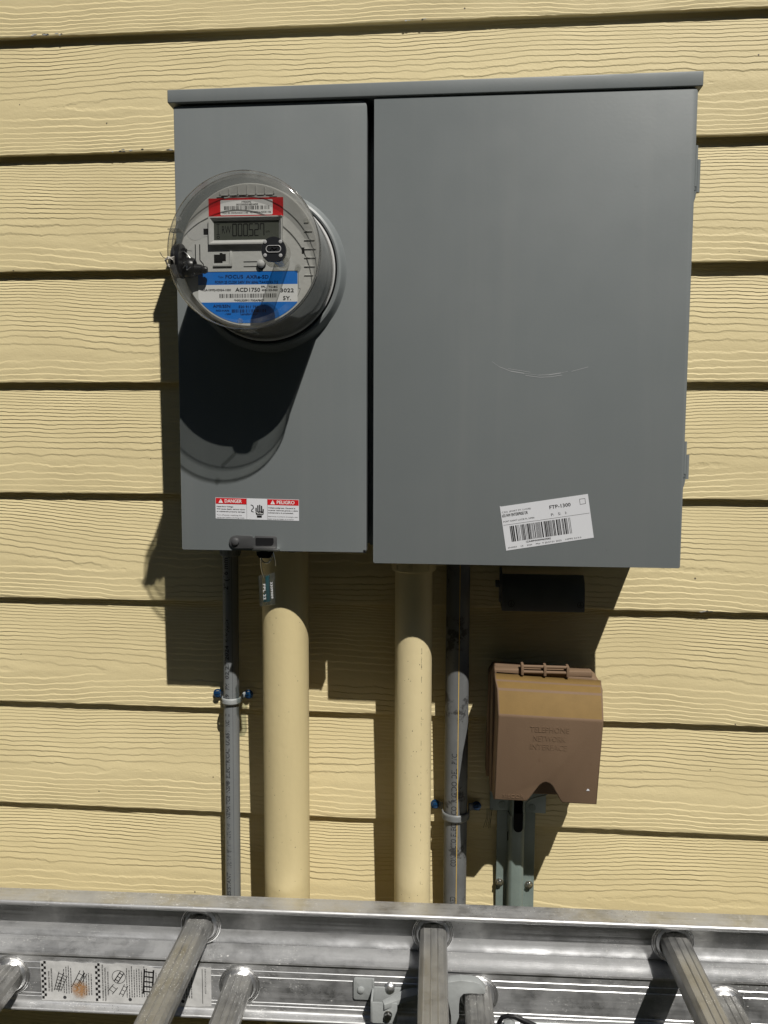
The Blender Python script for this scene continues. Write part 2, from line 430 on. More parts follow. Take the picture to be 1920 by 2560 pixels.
# measured lip heights (left x=-640, right x=420) as small departures from an even 152.4 mm lap
DEV = {0: (.4, .9), 1: (.7, 1.2), 2: (-1.2, -2.2), 3: (.3, -1.1), 4: (-1.2, -.6), 5: (.9, 1.8), 6: (.4, .1), 7: (0, 0)}
for k in range(-6, 13):
    dl, dr = DEV.get(k, (0, 0)); f = _lip_profile(100+k); f2 = _lip_profile(300+k)
    mb = MB().mat('siding_paint'); cols = []
    n = 660; x_0, x_1 = -2600.0, 2000.0
    xs = [-2600+i*40 for i in range(45)]+[-800+i*2.6 for i in range(1, 540)]; xs += [xs[-1]+i*40 for i in range(1, 34)]
    for x in xs:
        tt = max(0, min(1, (x+640)/1060)); j = f(x*.001); j2 = f2(x*.001)*.35
        bulge = 0.0
        if k == 2: bulge = -4.2*max(0, min(1, (x-60)/260))
        if k == 1: bulge = -1.2*max(0, min(1, (x-60)/260))
        top = 171.0
        sec = [(8.6+bulge*.2, .6), (1.0+bulge+j2, 0.0+j*.8), (0.25+bulge+j2, .35+j*.9), (0.0+bulge+j2, 1.2+j), (.16+bulge*.98, 4.0), (1.1+bulge*.85, 20.0), (4.3+bulge*.45, 80.0), (9.6, top)]
        z0 = -152.4*k+dl*(1-tt)+dr*tt
        cols.append([mb.bm.verts.new((x, yy, zz+z0)) for yy, zz in sec])
    for A, B in zip(cols, cols[1:]):
        for i in range(len(A)-1): mb._f([A[i], B[i], B[i+1], A[i+1]])
    o = mb.build('siding_board', wall, sharp=40)
    # object origin to the board's own lip so that the grain follows each board
    d = Vector((0, 0, (ZO-152.4*k)*.001))-Vector((0, 0, 0)); dloc = d-Vector((0, 0, 0))
    o.data.transform(Matrix.Translation(-dloc)); o.location = dloc
    o['seed'] = float((k*0.6180339+3.0) % 1.0)*5+.37
mb = MB().mat('dark_ink'); mb.box(-2600, 2000, 10.6, 40, -ZO, 760); mb.build('sheathing', wall)

fr_ = random.Random(12)                                     # flakes of paint lost along the laps
for cx_, k_, n_, w_ in ((-555, 0, 9, 26), (-445, 1, 7, 22), (-388, 1, 3, 8), (-60, 0, 4, 12), (330, 5, 4, 10)):
    lip = -152.4*k_+DEV.get(k_, (0, 0))[0]
    mb = MB().mat('paint_flake_grey')
    for i in range(n_):
        x = cx_+fr_.uniform(-w_, w_); z = lip+abs(fr_.gauss(0, 1.6))+.9; L_ = fr_.uniform(1.2, 3.6); h_ = fr_.uniform(.5, 1.3)
        mb.mat(fr_.choice(('paint_flake_grey', 'paint_flake_grey', 'dark_ink')))
        y = -.25+z*0+(z-lip)*.055
        mb.prism([(x-L_, y, z), (x-L_*.3, y, z-h_), (x+L_, y, z-h_*.3), (x+L_*.5, y, z+h_), (x-L_*.4, y, z+h_*.7)], (0, -.25, 0))
    mb.build('paint_flake', wall, kind='stuff')
mb = MB().mat('tan_paint'); mb.box(-2600, 2000, -480, 20, 2860-ZO, 2880-ZO, 3); mb.build('sky_block_soffit', wall)  # added eave underside, out of view, keeps sky light off the wall
mb = MB().mat('tan_paint_light'); mb.box(-2600, 2000, -500, -480, 2850-ZO, 3010-ZO, 3); mb.build('sky_block_fascia', wall)  # front board of the added eave, unseen, also blocks sky
# ------------------------------------------------------------------ grey steel enclosure
box = thing('meter_box', 'large grey steel electrical enclosure with two doors and a drip cap', 'electrical box', (-40, -70, -664))
mb = MB().mat('grey_enamel')
mb.box(-333.6, -113, -137, -2, -663, -136, 1.2); mb.box(-94, 247, -119, -2.5, -662.5, -137, 1.0)
mb.box(-113.2, -93.8, -112, -3, -660, -138); mb.box(-104.5, -97.5, -121, -111, -661, -139, .8)
mb.build('body', box)
mb = MB().mat('grey_enamel')
mb.prism([(-335.2, -152.6, -150.6), (260.6, -152.6, -151.0), (260.6, -152.6, -135.0), (-335.2, -152.6, -135.8)], (0, 150.4, 0), 1.3, 3)
mb.build('rain_cap', box)
def rounded(x0, x1, z0, z1, rads, y, n=5):
    """outline of a panel; rads = (bl, br, tr, tl)"""
    pts = []
    for (cx_, cz_, a0), r in zip(((x0, z0, 180), (x1, z0, 270), (x1, z1, 0), (x0, z1, 90)), rads):
        sx = 1 if cx_ == x0 else -1; sz = 1 if cz_ == z0 else -1
        if r <= 0: pts.append((cx_, y, cz_)); continue
        for i in range(n+1):
            a = math.radians(a0+90*i/n); pts.append((cx_+sx*r+r*math.cos(a), y, cz_+sz*r+r*math.sin(a)))
    return pts
def door(name, x0, x1, z0, z1, rads, yf, depth, bev):
    mb = MB().mat('grey_enamel')
    mb.prism(rounded(x0, x1, z0, z1, rads, yf), (0, depth, 0), bev, 4); return mb
mb = door('meter_door', -329.2, -105.8, -666.4, -152.8, (1.5, 2.5, 7, 3), -148.4, 11.0, 1.5)
md = mb.build('meter_door', box, sharp=50)
CX, CZ = -220.3, -340.5
mb = MB().mat('grey_enamel')
mb.lathe([(92.0, -147.9), (91.0, -149.2), (89.6, -152.5), (88.2, -157.0), (86.6, -160.0), (84.2, -161.2), (82.2, -160.4), (81.6, -157.5), (81.6, -148.0)], (CX, 0, CZ), 'y', 96)
mb.build('hub_ring', md)
mb = MB().mat('black_gap')
mb.poly([(x, -148.9, z) for x, z in ((-109.2, -666.9), (-106.2, -666.9), (-106.2, -663.6), (-109.2, -663.6))])
mb.build('corner_notch', md)
mb = door('breaker_door', -97.2, 255.6, -678.6, -150.6, (2, 2, 6, 3), -150.4, 29.0, 1.6)
bd = mb.build('breaker_door', box, sharp=50)
mb = MB().mat('scratch_bare')
arc = [(38.5, -444.0), (47, -450), (60, -455), (75, -457.5), (91, -459.6), (103, -459.2), (116, -457.2), (124, -455.4)]
[mb.ribbon([a_, b_], .22+.22*((i_*7) % 3), -150.62-.002*i_) for i_, (a_, b_) in enumerate(zip(arc, arc[1:]))]; mb.ribbon([(x+1.5, z-2.4+.002*(x-80)) for x, z in arc[3:7]], .45, -150.64)
mb.ribbon([(128, -455.5), (146.5, -450.5)], .35, -150.63); mb.ribbon([(57, -452.2), (82, -456.2)], .3, -150.65)
mb.build('scratch', bd)
for zt_, zb_ in ((-216, -259), (-541, -577)):
    mb = MB().mat('grey_enamel')
    mb.cyl((259.0, -139.5, 0), 2.1, zb_+6, zt_+7, 'z', 14); mb.cyl((261.6, -138.5, 0), 2.9, zb_, zt_-8, 'z', 16)
    mb.box(246, 259.5, -141.2, -138.6, zb_+2, zt_-4, .5)
    mb.tube([(258.8, -140, zb_+1), (258.0, -140, zb_-6), (256.0, -141, zb_-14)], [2.2, 1.8, 1.0], 8)
    mb.build('hinge', box)
# latch at the foot of the meter door
mb = MB().mat('grey_hardware')
yl = -149.3
pts = [(-263+7.6*math.cos(a), yl, -655.8+7.6*math.sin(a)) for a in [math.radians(90+180*i/10) for i in range(11)]]
pts += [(-214.2, yl, -663.4), (-212.6, yl, -661), (-212.6, yl, -650), (-214.2, yl, -648.2), (-239, yl, -648.2), (-239.3, yl, -651.2), (-242.2, yl, -651.2), (-242.4, yl, -648.2)]
mb.prism(pts, (0, -1.9, 0), .5, 2); la = mb.build('latch', box)
mb = MB().mat('grey_hardware'); mb.lathe([(.01, -154.4), (2.4, -154.4), (4.0, -153.6), (4.7, -152.2), (4.7, -149.6)], (-262.6, 0, -655.4), 'y', 24)
mb.build('rivet', la)
mb = MB().mat('black_gap'); mb.prism(rounded(-238.2, -216.4, -660, -650.6, (1, 4, 1, 1), -151.4), (0, -.2, 0)); mb.build('slot', la)
mb = MB().mat('steel'); mb.box(-240.5, -209.4, -158.5, -146, -665.6, -663.4, .5)
mb.mat('black_plastic'); mb.prism([(-238, -151.2, -665.6), (-216, -151.2, -665.6), (-219, -151.2, -671), (-221, -151.2, -675), (-234, -151.2, -675), (-237, -151.2, -671.5)], (0, 3, 0), .4)
mb.build('hasp', la)
# danger sticker
mb = MB().mat('white_paper'); yw = -148.62
def sk_(x, z): return (x, yw, z-.012*(x+287)*1.35)
def srect(mb, x0, x1, z0, z1, y=None):
    yy = yw if y is None else y
    mb.poly([(x0, yy, z0-.0162*(x0+287)), (x1, yy, z0-.0162*(x1+287)), (x1, yy, z1-.0162*(x1+287)), (x0, yy, z1-.0162*(x0+287))])
mb.prism([(-287.2, yw+.15, -628.2), (-186, yw+.15, -629.9), (-186, yw+.15, -604.6), (-287.2, yw+.15, -603.0)], (0, -.15, 0))
wl = mb.build('warning_label', box)
mb = MB().mat('red_print'); y1 = yw-.12
srect(mb, -286.8, -249.4, -610.2, -603.4, y1); srect(mb, -224.0, -186.4, -610.2, -603.4, y1)
mb.mat('black_ink'); srect(mb, -249.3, -249.05, -628.0, -603.2, y1); srect(mb, -224.2, -223.95, -628.0, -603.2, y1)
srect(mb, -286.8, -249.4, -610.5, -610.25, y1)
A = -.0162
mb.mat('white_ink')
for x in (-283.4, -220.3): mb.poly([(x, y1-.1, -609.2-.0162*(x+287)), (x+5.4, y1-.1, -609.3-.0162*(x+287)), (x+2.7, y1-.1, -604.5-.0162*(x+287))])
put(mb, 'DANGER', -275.8, -608.9, 20.6, 3.9, y1-.1, A, .12); put(mb, 'PELIGRO', -212.6, -609.9, 21.2, 3.9, y1-.1, A, .12)
mb.mat('black_ink')
for x in (-283.4, -220.3): put(mb, '!', x+2.45, -608.6-.0162*(x+287), .55, 2.6, y1-.15, A)
zz = -614.2
for i, (s_, w_) in enumerate((('Hazardous Voltage.', 20.5), ('Will cause death, serious injury', 34.6), ('or substantial property damage.', 34.6))):
    put(mb, s_, -285.8, zz-2.95*i, w_, 1.35, y1, A, .05)
for i, (s_, w_) in enumerate((('Turn off power supplying this', 30.5), ('equipment before working inside.', 34))): put(mb, s_, -285.8, zz-10.2-2.9*i, w_, 1.3, y1, A)
for i, (s_, w_) in enumerate((('Voltaje peligroso. Causar\u00e1 la', 32.6), ('muerte, lesiones graves o da\u00f1o', 36), ('substancial a la propiedad.', 30.6))):
    put(mb, s_, -223.2, zz-1.0-2.95*i, w_, 1.35, y1, A, .05)
for i, (s_, w_) in enumerate((('Desconecte el suministro de energ\u00eda a este', 35.6), ('equipo antes de trabajar en su interior.', 31.4))): put(mb, s_, -223.4, zz-11.4-2.9*i, w_, 1.3, y1, A)
# the hand and spark pictogram
hx, hz = -234.2, -614.0
for i, (dx, top) in enumerate(((-3.6, -10.6), (-1.4, -7.6), (.9, -7.0), (3.1, -8.2))):
    mb.ribbon([(hx+dx, hz-7.0), (hx+dx, hz+top+9.2)], 1.55, y1); mb.disc((hx+dx, y1, hz+top+9.2), .78, 'y', 10)
mb.ribbon([(hx+4.9, hz-8.6), (hx+5.1, hz-2.2)], 1.4, y1)
mb.poly([(hx-4.4, y1-.02, hz-5.2), (hx-3.6, y1-.02, hz-9.2), (hx+4.6, y1-.02, hz-9.2), (hx+5.6, y1-.02, hz-5.0)])
mb.poly([(hx-2.8, y1-.02, hz-9.8), (hx-2.6, y1-.02, hz-12.6), (hx+3.2, y1-.02, hz-12.6), (hx+3.4, y1-.02, hz-9.8)])
mb.ribbon([(hx-10, hz+2.6), (hx-7.4, hz+1.6), (hx-6.6, hz-1.2), (hx-9, hz-3.4), (hx-9.2, hz-5.2), (hx-6.6, hz-6)], 1.0, y1)
mb.mat('white_ink'); mb.ribbon([(hx-5.2, hz-5.4), (hx-1.4, hz-6.6), (hx-2, hz-7.6), (hx+2.2, hz-6.8), (hx+1.6, hz-8.0), (hx+5, hz-7.4)], .55, y1-.12)
mb.build('lettering', wl)
# shipping label
ANG = math.radians(9.07); OX, OZ = 50.1, -610.2; yp = -150.75
ca, sa = math.cos(ANG), math.sin(ANG)
def LU(u, v): return (OX+u*ca+v*sa, OZ+u*sa-v*ca)
mb = MB().mat('white_paper')
mb.prism([(LU(u, v)[0], yp+.12, LU(u, v)[1]) for u, v in ((0, 51.8), (101, 51.0), (101, 0), (1.5, 0), (0, -.9))], (0, -.12, 0))
sl = mb.build('shipping_label', box)
mb = MB().mat('black_ink'); y2 = yp-.12
for s_, u, v, w_, h_, b_ in (('C.E.S. (PORT ST. LUCIE)', 1.3, 7.8, 33.5, 1.7, 0), ('655 NW ENTERPRISE DR', 1.2, 12.7, 29.5, 3.3, .06), ('PORT SAINT LUCIE FL 34986', 1.5, 18.9, 36, 1.7, 0),
        ('FTP-1300', 56, 11.0, 24, 4.0, .1), ('P:   S:   I:', 56.6, 19.3, 18, 3.0, 0), ('1ZA4094X0399629382', 24.2, 45.6, 28.5, 1.9, .07),
        ('6543053', 2.5, 49.6, 10.2, 1.55, 0), ('US', 17.3, 49.6, 3, 1.55, 0), ('3229', 24.6, 49.6, 5.8, 1.55, 0), ('Mar  9 20:57:01 2025', 35, 49.6, 29.5, 1.75, 0), ('HIPPS 24.9.0', 69, 49.2, 18, 1.6, 0)):
    px_, pz_ = LU(u, v); put(mb, s_, px_, pz_, w_, h_, y2, ANG, b_)
mb.ribbon([LU(1, 22.0), LU(100, 22.0)], .3, y2)
sq = [LU(90.8, 4.6), LU(97, 4.6), LU(97, 10.6), LU(90.8, 10.6), LU(90.8, 4.6)]; mb.ribbon(sq, .4, y2)
barcode(mb, 7.9, 78.2, -42.4, -24.0, y2, 46, ANG, random.Random(5), (OX, OZ))
mb.build('lettering', sl)

# ------------------------------------------------------------------ electric meter
YC = 1.0
meter = thing('electric_meter', 'round electric meter under a clear dome with red and blue labels', 'electric meter', (CX, -150, CZ-80))
mb = MB().mat('meter_grey')
mb.lathe([(80.4, -150), (80.4, -163), (78.4, -165), (77.2, -168), (76.6, -205), (75.6, -228), (74.6, -233.6), (.01, -233.6)], (CX, 0, CZ), 'y', 96)
mb.build('base_housing', meter)
mb = MB().mat('black_gap'); mb.lathe([(81.3, -152), (81.3, -162.2), (79.6, -163.4), (77.4, -163.4)], (CX, 0, CZ), 'y', 96); mb.build('gasket', meter)
# clear cover: wall, rounded rim and front glass
mb = MB().mat('clear_side')
mb.lathe([(79.0, -164), (78.6, -170), (78.2, -235), (78.2, -254)], (CX, 0, CZ), 'y', 128)
mb.mat('clear_cover'); mb.lathe([(70.6, -266.2), (50, -267.0), (25, -267.5), (.01, -267.6)], (CX, 0, CZ), 'y', 128)
mb.mat('clear_rim'); mb.lathe([(78.2, -254), (79.2, -257), (79.3, -261), (78.2, -264.6), (76.4, -265.8), (74, -266.1), (70.6, -266.2)], (CX, 0, CZ), 'y', 128)
mb.mat('clear_edge')
for r_, y_, t_ in ((79.2, -261.5, .5), (78.6, -251, .4)):
    mb.tube([(CX+r_*math.cos(a), y_, CZ+r_*math.sin(a)) for a in [2*math.pi*i/128 for i in range(128)]], t_, 6, True)
cover = mb.build('clear_cover', meter, sharp=60)
for a in (155, 22, 268):                              # three moulded pips on the rim
    px_, pz_ = CX+72.0*math.cos(math.radians(a)), CZ+72.0*math.sin(math.radians(a))
    mb = MB().mat('clear_rim'); mb.lathe([(3.0, -265.6), (2.9, -267.4), (1.8, -268.6), (.01, -268.8)], (px_, 0, pz_), 'y', 20)
    mb.lathe([(2.0, -266.4), (.01, -265)], (px_, 0, pz_), 'y', 12); mb.build('rim_pip', cover)
mb = MB().mat('clear_rim')
mb.box(CX-79, CX-66, -262, -246, CZ+22, CZ+23.2, .3); mb.build('cover_tab', cover)
mb = MB().mat('clear_rim'); mb.tube([(CX-6, -250, CZ-78.6), (CX+4, -240, CZ-79.2), (CX+6, -226, CZ-79.2)], 1.6, 8)
mb.build('cover_tab', cover)
# face plate, R 74 at y -238
YF = -238.0
def LF(u, v): return (CX+.993*u+1.5, CZ+.993*v-1.3)      # face coordinates, mm from the dial centre
mb = MB().mat('meter_white')
mb.lathe([(74.0, -233.4), (74.0, YF+1.4), (72.6, YF), (.01, YF)], (CX, 0, CZ), 'y', 96)
face = mb.build('face_plate', meter)
mb = MB().mat('meter_white')
for i in range(7):                                          # cooling ribs above the red label
    x = -31.5+i*9.6; x_, z_ = LF(x, 63); top = math.sqrt(max(0, 71.5**2-(x_-CX)**2))
    mb = MB().mat('meter_white'); mb.box(x_-.55, x_+.55, YF-1.0, YF+.2, CZ+62.0, CZ+min(73, top), .2, 1); mb.build('rib', face)
    if i < 6: mb = MB().mat('meter_white'); mb.box(x_+1.1, x_+8.5, YF-.9, YF+.2, CZ+61.0, CZ+62.0, .2, 1); mb.build('rib', face)
for i in range(7):
    z = 34-i*9.0; x_, z_ = LF(58.5, z); r_ = math.sqrt(71.5**2-(z_-CZ)**2)
    mb = MB().mat('meter_white'); mb.box(CX+59.0, CX+r_, YF-1.0, YF+.2, z_-.5, z_+.5, .2, 1); mb.build('rib', face)
for u, v, w_, h_ in ((-35.5, 61.6, 8, 1.2), (21, 61.2, 8, 1.2), (55.2, 8.5, 3.0, 6.4)):
    mb = MB().mat('black_gap'); x_, z_ = LF(u, v); mb.rect(x_, x_+w_, z_-h_, z_, YF-.12); mb.build('slot', face)
for pth in (((-59.4, 13.5), (-59.4, -4)), ((-54.6, 13.5), (-54.6, -3), (-51, -7), (-51, -12)), ((-7.3, -5.4), (10, -5.4)), ((-7.3, -10.4), (10, -10.4))):
    mb = MB().mat('black_gap'); mb.ribbon([LF(u, v) for u, v in pth], 1.0, YF-.12); mb.build('slot', face)
mb = MB().mat('lcd_dark'); mb.prism([(LF(u, v)[0], YF-.1, LF(u, v)[1]) for u, v in ((-39.2, 2.6), (-33, 2.6), (-33, 4.2), (-30, 4.2), (-30, 3.2), (-26.4, 3.2), (-26.4, -4.2), (-30, -4.2), (-30, -6), (-39.2, -6))], (0, -.15, 0))
mb.build('slot', face)
mb = MB().mat('meter_grey')                                # the round optical-port well and its channel
xw, zw = LF(-59.2, 27.4); mb.disc((xw, YF-.14, zw), 9.6, 'y', 40)
mb.poly([(xw+2, YF-.16, zw+9.3), (LF(-45, 35.6)[0], YF-.16, LF(0, 35.6)[1]), (LF(-45, 21.8)[0], YF-.16, LF(0, 21.8)[1]), (xw+7, YF-.16, zw-6.5)])
mb.mat('black_gap'); x_, z_ = LF(-50.2, 29.6); mb.rect(x_, x_+5, z_-6.4, z_, YF-.2)
mb.build('port_well', face)
mb = MB().mat('meter_white'); x_, z_ = LF(-40.2, 4.8)
mb.prism([(x_, YF, z_-14.6), (x_+20.5, YF, z_-14.6), (x_+20.5, YF, z_+1), (x_+18.3, YF, z_+1), (x_+18.3, YF, z_-12.6), (x_, YF, z_-12.6)], (0, -1.6, 0), .3)
mb.build('port_frame', face)
# display
mb = MB().mat('meter_white')
bx0, bz1 = LF(-43.5, 40.7); bx1, bz0 = LF(35.4, 12.2); lx0, lz1 = LF(-38.6, 36.8); lx1, lz0 = LF(31.2, 17.0)
o_ = [(bx0, bz0), (bx1, bz0), (bx1, bz1), (bx0, bz1)]; i_ = [(lx0, lz0), (lx1, lz0), (lx1, lz1), (lx0, lz1)]
for k in range(4):
    k2 = (k+1) % 4; A_, B_, C_, D_ = o_[k], o_[k2], i_[k2], i_[k]
    mb.poly([(A_[0], YF, A_[1]), (B_[0], YF, B_[1]), (B_[0], YF-4.6, B_[1]), (A_[0], YF-4.6, A_[1])])
    mid = lambda P, Q: (P[0]*.7+Q[0]*.3, P[1]*.7+Q[1]*.3)
    a2, b2 = mid(A_, D_), mid(B_, C_)
    mb.poly([(A_[0], YF-4.6, A_[1]), (B_[0], YF-4.6, B_[1]), (b2[0], YF-4.6, b2[1]), (a2[0], YF-4.6, a2[1])])
    mb.poly([(a2[0], YF-4.6, a2[1]), (b2[0], YF-4.6, b2[1]), (C_[0], YF-1.2, C_[1]), (D_[0], YF-1.2, D_[1])])
mb.build('display_bezel', meter, sharp=20)
mb = MB().mat('lcd_green'); mb.rect(lx0, lx1, lz0, lz1, YF-1.15); disp = mb.build('display', meter)
mb = MB().mat('lcd_dark'); yl = YF-1.3
SEG = {'a': ((0, 2), (1, 2)), 'b': ((1, 1), (1, 2)), 'c': ((1, 0), (1, 1)), 'd': ((0, 0), (1, 0)), 'e': ((0, 0), (0, 1)), 'f': ((0, 1), (0, 2)), 'g': ((0, 1), (1, 1))}
def digit(u, v, segs, w_=3.9, h_=6.0, t_=1.05):
    for s_ in segs:
        (a, b), (c_, d_) = SEG[s_]; mb.ribbon([LF(u+a*w_, v+b*h_), LF(u+c_*w_, v+d_*h_)], t_, yl)
for i, segs in enumerate(('abcdef', 'abcdef', 'abcdef', 'afgcd', 'abged', 'fabc')): digit(-18.2+i*5.9, 21.4, segs)
x_, z_ = LF(-1.2, 20.6); mb.rect(x_-.4, x_+.4, z_-.4, z_+.4, yl)
mb.ribbon([LF(-35.6, 33.6), LF(-32.4, 33.6)], .6, yl); mb.ribbon([LF(-34, 33.6), LF(-34, 23)], .7, yl); mb.ribbon([LF(-35.8, 23), LF(-32.4, 23)], .5, yl)
x_, z_ = LF(-29.8, 24); put(mb, 'RW', x_, z_, 9.6, 7.6, yl, 0); x_, z_ = LF(17.2, 24); put(mb, 'kW', x_, z_, 4.6, 2.4, yl, 0)
x_, z_ = LF(-34, 20.0); mb.lathe([(1.6, yl), (1.0, yl)], (x_, 0, z_), 'y', 16)
mb.build('digits', disp)
# red communication label
mb = MB().mat('red_print'); x0, z1 = LF(-44.2, 60.3); x1, z0 = LF(35.8, 40.9)
mb.box(x0, x1, YF-.35, YF-.05, z0, z1); rl = mb.build('red_label', meter)
mb = MB().mat('white_film'); wx0, wz1 = LF(-31.4, 58.3); wx1, wz0 = LF(24.6, 42.8)
mb.prism(rounded(wx0, wx1, wz0, wz1, (1.2,)*4, YF-.42), (0, -.1, 0))
mb.mat('black_ink'); y3 = YF-.62
x_, z_ = LF(-8.4, 55.2); put(mb, 'ITRON', x_, z_, 9.8, 1.7, y3, 0, .06)
x_, z_ = LF(-14.2, 52.6); put(mb, '00135005018E1AD0', x_, z_, 23, 1.8, y3, 0, .06)
x_, z_ = LF(-27.4, 48.2); barcode(mb, x_, x_+49, z_, z_+3.8, y3, 34)
x_, z_ = LF(-29, 44.2); put(mb, 'FCC ID: OWS-NIC511-06', x_, z_, 27, 1.7, y3, 0, .05); x_, z_ = LF(.6, 44.6); put(mb, 'IC: 5975A-NIC51106', x_, z_, 22, 1.7, y3, 0, .05)
mb.build('lettering', rl)
# blue and white name plate, cut round by the dial
RB = 71.0
def band(mb, u0, u1, v1, v0, y, n=14):
    """strip between heights v1 (top) and v0 clipped by the dial circle"""
    L_, R_ = [], []
    for i in range(n+1):
        v = v1+(v0-v1)*i/n; xl, z_ = LF(u0, v); xr, _ = LF(u1, v); h_ = math.sqrt(max(.01, RB*RB-(z_-CZ)**2))
        L_.append((max(xl, CX-h_), y, z_)); R_.append((min(xr, CX+h_), y, z_))
    for i in range(n): mb.poly([L_[i], L_[i+1], R_[i+1], R_[i]])
mb = MB().mat('blue_print'); yb = YF-.3
band(mb, -57, 50.5, -15.8, -29.0, yb, 4); band(mb, -57, 50.5, -47.2, -69.0, yb, 16)
mb.mat('white_film'); band(mb, -57, 50.5, -29.0, -47.2, yb, 10)
bl = mb.build('name_plate', meter, sharp=80)
mb = MB().mat('navy_ink'); y3 = yb-.2
def pl(s_, u, v, w_, h_, b_=0.0, a_=0.0): x_, z_ = LF(u, v); put(mb, s_, x_, z_, w_, h_, y3, a_, b_)
AF = math.radians(-.6)
pl('Type', -35, -21.6, 5.6, 1.9, 0, AF); pl('FOCUS', -27, -22.2, 19, 3.4, .1, AF); pl('AXRe-SD', -4.6, -22.6, 24, 3.4, .1, AF)
pl('FORM 2S CL200 240V 3W 60Hz TA=30 Kh 7.2', -38.4, -27.4, 67.5, 2.6, .08, AF)
pl('AMI/SSN', -41, -52.6, 18.6, 3.0, .1, AF); pl('520 911 750', -13.2, -53.2, 21.6, 2.4, .1, AF)
pl('NO-HAN', -37.8, -56.6, 14, 1.7, .08, AF); pl('-1284', -28.4, -60.2, 6.8, 1.6, .06, AF); pl('Landis+Gyr', -11, -60.6, 18.6, 2.2, .08, AF)
x_, z_ = LF(-20.6, -58); barcode(mb, x_, x_+37, z_, z_+3.2, y3, 26)
mb.mat('black_ink')
pl('H2A10M9J-0DG4-1000', -52.6, -35.2, 31, 2.1, .06, AF); pl('ACD1750', -16.4, -36.2, 26.4, 3.9, .12, AF); pl('FPL   TC-BC', 11.6, -32.4, 17.4, 1.9, .06, AF); pl('405-103-900', 12, -35.8, 17, 1.9, .06, AF)
pl('3022', 32.2, -37.2, 14.2, 3.7, .12, AF); pl('5Y.', 35, -45.4, 8.2, 3.9, .12, AF)
pl('*NXL520911750APBC*', -18, -46.2, 32.4, 1.9, .07, AF)
x_, z_ = LF(-33.8, -42.6); barcode(mb, x_, x_+61.5, z_, z_+4.1, y3, 48)
mb.build('lettering', bl)
mb = MB().mat('black_ink'); y3 = yb-.1
mb.ribbon([LF(50.6, -15.6), LF(51.4, -17), LF(51.4, -33.6), LF(53.4, -33.6), LF(53.4, -35), LF(50, -43)], .3, YF-.15); mb.ribbon([LF(-57.4, -15.4), LF(50.6, -15.4)], .5, YF-.15)
mb.build('plate_outline', bl)
# sealing knob of black plastic, lower right of the display
kx, kz = CX+37.2, CZ-6.0; YK = -279.0
mb = MB().mat('clear_rim'); mb.lathe([(7.6, YF-1), (7.8, -276), (9.0, -277.6)], (kx-1, 0, kz-1), 'y', 40)
mb.mat('clear_rim'); mb.prism([(kx+1+14.2*math.cos(a), -277.2, kz-1.6+14.4*max(-.9, math.sin(a))) for a in [2*math.pi*i/40 for i in range(40)]], (0, -1.4, 0), .4)
mb.build('reset_knob_base', meter)
mb = MB().mat('knob_black'); outl = [(kx-.8+12.3*math.cos(a), YK, kz+1.2+12.8*max(-.86, math.sin(a))) for a in [2*math.pi*i/48 for i in range(48)]]
mb.prism(outl, (0, -4.2, 0), .7, 2); kn = mb.build('reset_knob', meter)
for u, v in ((-8.4, 7.8), (7.2, 7.8), (-8.4, -5.2), (7.2, -5.6)):
    mb = MB().mat('rivet_bright'); mb.lathe([(1.8, YK-4.1), (1.8, YK-4.7), (.9, YK-5.0), (.01, YK-5.0)], (kx-.8+u, 0, kz+1.2+v), 'y', 16); mb.build('rivet', kn)
mb = MB().mat('rivet_bright'); P = [(kx-.8+4.4+3.0*math.cos(a), YK-4.5, kz+2.0+3.2*math.sin(a)) for a in [math.radians(-90+180*i/10) for i in range(11)]]+[(kx-.8-4.4+3.0*math.cos(a), YK-4.5, kz+2.0+3.2*math.sin(a)) for a in [math.radians(90+180*i/10) for i in range(11)]]
mb.tube(P, .5, 6, True); mb.mat('black_gap'); mb.tube([(kx-4, YK-4.4, kz+1), (kx-2, YK-4.4, kz+3.6), (kx, YK-4.4, kz+1.6), (kx+3, YK-4.4, kz+3)], .7, 6); mb.build('key_slot', kn)
bx_, bz_ = LF(11.6, -8.0)
mb = MB().mat('black_plastic'); mb.disc((bx_+.2, YF-.2, bz_-.6), 4.9, 'y', 24); mb.mat('meter_grey'); mb.lathe([(4.2, YF-.2), (4.0, YF-3), (2.6, YF-4.2), (.01, YF-4.5)], (bx_, 0, bz_), 'y', 28); mb.build('push_button', meter)
# black swivel key with a wound wire seal at the left edge of the dial
kx, kz = CX-70.2, CZ-7.5
mb = MB().mat('black_plastic')
for dx, r_ in ((-3.0, 17.0), (1.6, 17.6)): mb.lathe([(.01, dx-2.1), (r_-1, dx-2.1), (r_, dx-1.2), (r_, dx+1.2), (r_-1, dx+2.1), (.01, dx+2.1)], (kx, -250, kz), 'x', 40)
mb.prism([(kx+2, -246, kz-2), (kx+4, -246, kz+14), (kx+7, -246, kz+13), (kx+6, -246, kz+4)], (0, -4, 0), .6)
mb.lathe([(4, 2), (9.5, 3.5), (10.5, 8), (10.4, 12), (9.0, 15), (7.6, 15)], (kx, -247, kz-6), 'x', 32)
mb.lathe([(6, 15), (5, 22), (.01, 22)], (kx, -246, kz-8), 'x', 20); mb.lathe([(.01, 21), (3.4, 21.4), (4.2, 25), (3, 28), (.01, 28.4)], (kx, -247, kz-8.5), 'x', 20)
key = mb.build('swivel_key', meter)
mb = MB().mat('clear_tag')
for i in range(4):
    r_ = 9.6-.25*i; c_ = (kx+7.2+2.0*i, -247, kz-6)
    mb.tube([(c_[0]+1.3*math.sin(2*a), c_[1]+r_*math.cos(a), c_[2]+r_*math.sin(a)) for a in [2*math.pi*j/28 for j in range(28)]], .5, 6, True)
mb.mat('steel'); rr = random.Random(4)
